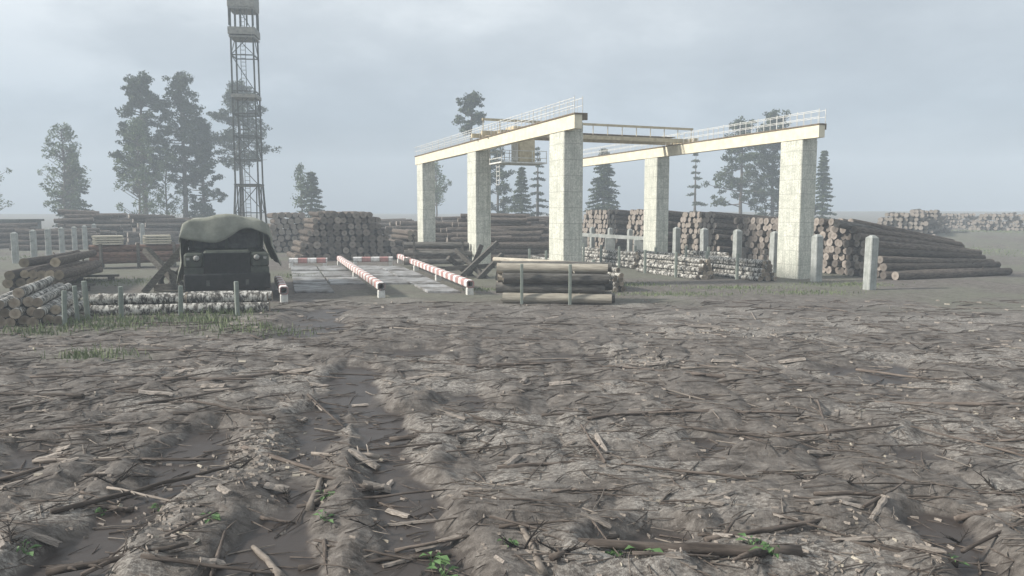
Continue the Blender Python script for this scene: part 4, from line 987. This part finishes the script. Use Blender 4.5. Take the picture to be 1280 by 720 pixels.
for _ in range(70):
    px = RD.uniform(-20, 1300); py = 386 + (RD.random() ** 1.5) * 310
    if px < 340 and py < 402: py += 25
    debris('wood_piece', px, py, RD.uniform(.15, .5), math.radians(RD.gauss(0, 40)), SP_, 'pale', RD.uniform(.3, .7), .015)
byl = {}
for it in pend: byl.setdefault(it[0], []).append(it)
for lab, its in byl.items():
    its.sort(key=lambda t: -t[1])
    for i, (l, py, o, kind) in enumerate(its):
        if len(its) > 1: l = ('nearest ' if i == 0 else ORD[i] + ' nearest ') + l
        l = ' '.join(l.replace(' split', '').split()) if len(l.split()) > 16 else l
        tag(o, l, 'branch' if kind == 'branch' else 'wood piece', 'branches lying on the mud' if kind == 'branch' else 'split wood pieces lying on the mud')

# uncountable litter: small twigs and chips
def litter():
    rn = random.Random(17); b = MB()
    pts = []
    for _ in range(3000): pts.append((rn.uniform(-60, 1340), 376 + rn.random() ** 1.25 * 350))
    for _ in range(1900): pts.append((rn.uniform(-60, 1340), 378 + rn.random() ** 1.1 * 190))
    for cx, cy, sx, sy, k in [(205, 640, 26, 24, 170), (310, 575, 34, 20, 150), (800, 452, 24, 7, 90), (330, 560, 24, 12, 80), (900, 415, 60, 6, 90), (790, 690, 130, 22, 90), (1020, 680, 90, 30, 120)]:
        for _ in range(k): pts.append((rn.gauss(cx, sx), rn.gauss(cy, sy)))
    P = [gp(px, min(745, max(376, py))) for px, py in pts]; Z = terrain(np.array([p.x for p in P]), np.array([p.y for p in P]))[0]
    WT = terrain(np.array([p.x for p in P]), np.array([p.y for p in P]))[1]
    for i, (p, z) in enumerate(zip(P, Z)):
        if WT[i] > .35 and rn.random() < .45: continue
        d = p.length; a = rn.gauss(0, .9); c, s = math.cos(a), math.sin(a); u = rn.random()
        if i >= 4900 or u < (.25 if i < 3000 else .04):
            b.cur = 1 if rn.random() < .93 else 3; L = rn.uniform(.012, .045) * (.6 + d * .05) * (1 if rn.random() < .85 else 1.8); w = L * rn.uniform(.12, .5); h = .012 + .003 * d * .3
            b.add([(p.x - c * L - s * w, p.y - s * L + c * w, z), (p.x + c * L - s * w, p.y + s * L + c * w, z + rn.uniform(0, .02)), (p.x + c * L + s * w, p.y + s * L - c * w, z), (p.x - c * L + s * w, p.y - s * L - c * w, z),
                   (p.x - c * L, p.y - s * L, z + h), (p.x + c * L * .9, p.y + s * L * .9, z + h * 1.2)], [(0, 1, 5, 4), (2, 3, 4, 5), (1, 2, 5), (3, 0, 4)])
        else:
            b.cur = 0 if u < .85 else 2; L = rn.uniform(.06, .32) * (.7 + d * .03); r = rn.uniform(.003, .008) * (.8 + d * .05)
            b.tube([(p.x - c * L, p.y - s * L, z + r * .4), (p.x + rn.uniform(-.1, .1) * L, p.y + rn.uniform(-.1, .1) * L, z + r + rn.uniform(0, .015)), (p.x + c * L, p.y + s * L, z + rn.uniform(0, .03))], [r, r * .9, r * .4], 4)
    tag(b.build('litter', ['stick', 'chip', 'stick_pale', 'wood_pale']), 'fine litter of twigs, bark and chips strewn over the mud', 'litter', kind='stuff')
litter()

# dry twig sprays and green seedlings
def twig_mesh(seed):
    rn = random.Random(seed); b = MB()
    for k in range(rn.randint(3, 5)):
        a = rn.uniform(-.9, .9) + (math.pi if k % 3 == 2 else 0); pts = [Vector((0, 0, 0))]; L = rn.uniform(.15, .34)
        for i in range(3): pts.append(pts[-1] + Vector((math.cos(a) * L / 3, math.sin(a) * L / 3, L / 3 * rn.uniform(.15, .8))))
        b.tube(pts, [.012, .010, .007, .003], 5)
        for j in (1, 2):
            for s in (-1, 1):
                q = pts[j] + Vector((math.cos(a + s * .8) * L * .32, math.sin(a + s * .8) * L * .32, L * .22)); b.tube([pts[j], q], [.007, .002], 4)
    return b.mesh('dead_twig', ['twig'])
TW = [twig_mesh(i) for i in range(4)]
for i, (px, py, sc, where) in enumerate([(140, 605, .9, 'beside the long slanting branch at left'), (360, 615, .8, 'before the pale branch left of centre'), (655, 692, 1.0, 'at the bottom edge in the centre'), (700, 700, .9, 'near the bottom edge right of the centre'), (1248, 612, .8, 'at the right edge above the rut'),
                                        (1010, 605, .6, 'well right of centre in the near mud'), (1220, 480, .7, 'far right in the middle mud'), (300, 585, .7, 'over the chip patch left of centre'), (220, 488, .6, 'in the middle mud at left'), (825, 448, .9, 'by the chip patch right of centre'), (460, 655, .7, 'inside the deep rut left of centre'),
                                        (15, 690, .9, 'in the bottom left corner'), (1060, 612, .6, 'on flat mud well right of centre'), (1150, 440, .9, 'far back on the right mud'), (575, 550, .6, 'in the centre beside a pit'), (1200, 665, .7, 'beside the right rut')]):
    p = gp(px, py); o = link('dead_twig', TW[i % 4]); o.location = (p.x, p.y, hgt(p.x, p.y) - .004); o.scale = (sc,) * 3; o.rotation_euler = (0, 0, i * 1.9); tag(o, 'dark forked dead twig sticking up ' + where, 'twig', 'dead twigs')
def seedling_mesh(seed):
    rn = random.Random(seed); b = MB()
    for k in range(rn.randint(7, 11)):
        a = rn.uniform(0, 6.28); l = rn.uniform(.04, .13); z = rn.uniform(.02, .11); c, s = math.cos(a), math.sin(a); w = l * .32; q = Vector((c * l * .5, s * l * .5, z))
        b.add([q, q + Vector((c * l * .5 - s * w, s * l * .5 + c * w, .012)), q + Vector((c * l, s * l, -.012)), q + Vector((c * l * .5 + s * w, s * l * .5 - c * w, .012))], [(0, 1, 2, 3)])
        b.tube([(0, 0, 0), q], [.004, .002], 4)
    return b.mesh('seedling', ['green'])
SE = [seedling_mesh(i) for i in range(3)]
for i, (px, py, sc, where) in enumerate([(405, 620, .9, 'beside the pale upright branch'), (405, 650, .8, 'on the rim of the rut left of centre'), (780, 688, 1.3, 'beside the thick bottom branch'), (800, 695, 1.2, 'under the thick bottom branch'), (940, 682, .9, 'well right of centre at the bottom'), (965, 697, 1.1, 'at the bottom edge right of the thick branch'), (540, 690, 1.0, 'between the ruts at the bottom'), (555, 704, 1.0, 'at the bottom edge in the centre'), (130, 630, .7, 'by the dark twig at left'), (262, 655, .8, 'on the lump left of centre'), (30, 690, .9, 'in the bottom left corner'), (200, 625, .7, 'at the chip patch at left'), (632, 686, .7, 'in the centre near the bottom'), (1190, 700, .8, 'right of the rut at the bottom')]):
    p = gp(px, py); o = link('seedling', SE[i % 3]); o.location = (p.x, p.y, hgt(p.x, p.y) - .003); o.scale = (sc,) * 3; o.rotation_euler = (0, 0, i * 2.1); tag(o, 'small green seedling ' + where, 'seedling', 'green seedlings')

# ------------------------------------------------------------------ haze
def haze():
    b = MB(); b.box(-745, 745, -14, 345, -2.5, 27)
    m = bpy.data.materials.new('haze'); m.use_nodes = True; nt = m.node_tree; nt.nodes.clear(); out = nt.nodes.new('ShaderNodeOutputMaterial'); v = nt.nodes.new('ShaderNodeVolumePrincipled')
    v.inputs['Color'].default_value = (.82, .91, 1.0, 1); v.inputs['Density'].default_value = HAZE; v.inputs['Anisotropy'].default_value = .0
    nt.links.new(v.outputs[0], out.inputs['Volume']); M['haze'] = m
    o = b.build('haze', 'haze'); tag(o, 'thin grey-blue haze hanging over the whole yard', 'haze', kind='stuff')
HAZE = .0029
haze()

# ------------------------------------------------------------------ light
EL, AZ = math.radians(31), math.radians(191)   # direction to the sun: from the left, a little behind the camera
sd = Vector((math.cos(EL) * math.cos(AZ), math.cos(EL) * math.sin(AZ), math.sin(EL)))
sun_d = bpy.data.lights.new('sun', 'SUN'); sun_d.energy = 4.3; sun_d.angle = math.radians(5); sun_d.color = (1, .95, .87)
sun = bpy.data.objects.new('sun', sun_d); COL.objects.link(sun); sun.rotation_euler = sd.to_track_quat('Z', 'Y').to_euler()
w = bpy.data.worlds.new('World'); S.world = w; w.use_nodes = True; nt = w.node_tree; nt.nodes.clear()
out = nt.nodes.new('ShaderNodeOutputWorld'); bg = nt.nodes.new('ShaderNodeBackground'); nt.links.new(bg.outputs[0], out.inputs[0]); bg.inputs['Strength'].default_value = .06
sky = nt.nodes.new('ShaderNodeTexSky'); sky.sky_type = 'NISHITA'; sky.sun_disc = False; sky.sun_elevation = EL; sky.sun_rotation = math.pi / 2 - AZ; sky.dust_density = 2
tc = nt.nodes.new('ShaderNodeTexCoord'); mp = nt.nodes.new('ShaderNodeMapping'); mp.inputs['Scale'].default_value = (1, 1, 2.6); nt.links.new(tc.outputs['Generated'], mp.inputs[0])
mp.inputs['Location'].default_value = (.35, .1, 0); n1 = noise(nt, mp.outputs[0], 1.9, 7, .58)
cloud = ramp(nt, n1, [(.34, (5.9, 6.4, 6.9)), (.50, (7.7, 8.15, 8.55)), (.64, (10.8, 11.1, 11.3))])
sz = nt.nodes.new('ShaderNodeSeparateXYZ'); nt.links.new(tc.outputs['Generated'], sz.inputs[0])
low = ramp(nt, sz.outputs[2], [(.0, (.38, .43, .50)), (.12, (.62, .69, .765)), (.28, (1.12, 1.14, 1.15))])
mm = nt.nodes.new('ShaderNodeMix'); mm.data_type = 'RGBA'; mm.blend_type = 'MULTIPLY'; mm.inputs[0].default_value = 1; nt.links.new(cloud, mm.inputs[6]); nt.links.new(low, mm.inputs[7])
nt.links.new(mix(nt, .9, sky.outputs[0], mm.outputs[2]), bg.inputs['Color'])

# ------------------------------------------------------------------ render settings
S.view_settings.view_transform = 'Standard'; S.view_settings.look = 'None'; S.view_settings.gamma = 1; S.view_settings.exposure = .53
S.cycles.use_denoising = True
S.cycles.volume_bounces = 1; S.cycles.max_bounces = 6; S.cycles.diffuse_bounces = 3; S.cycles.transparent_max_bounces = 6
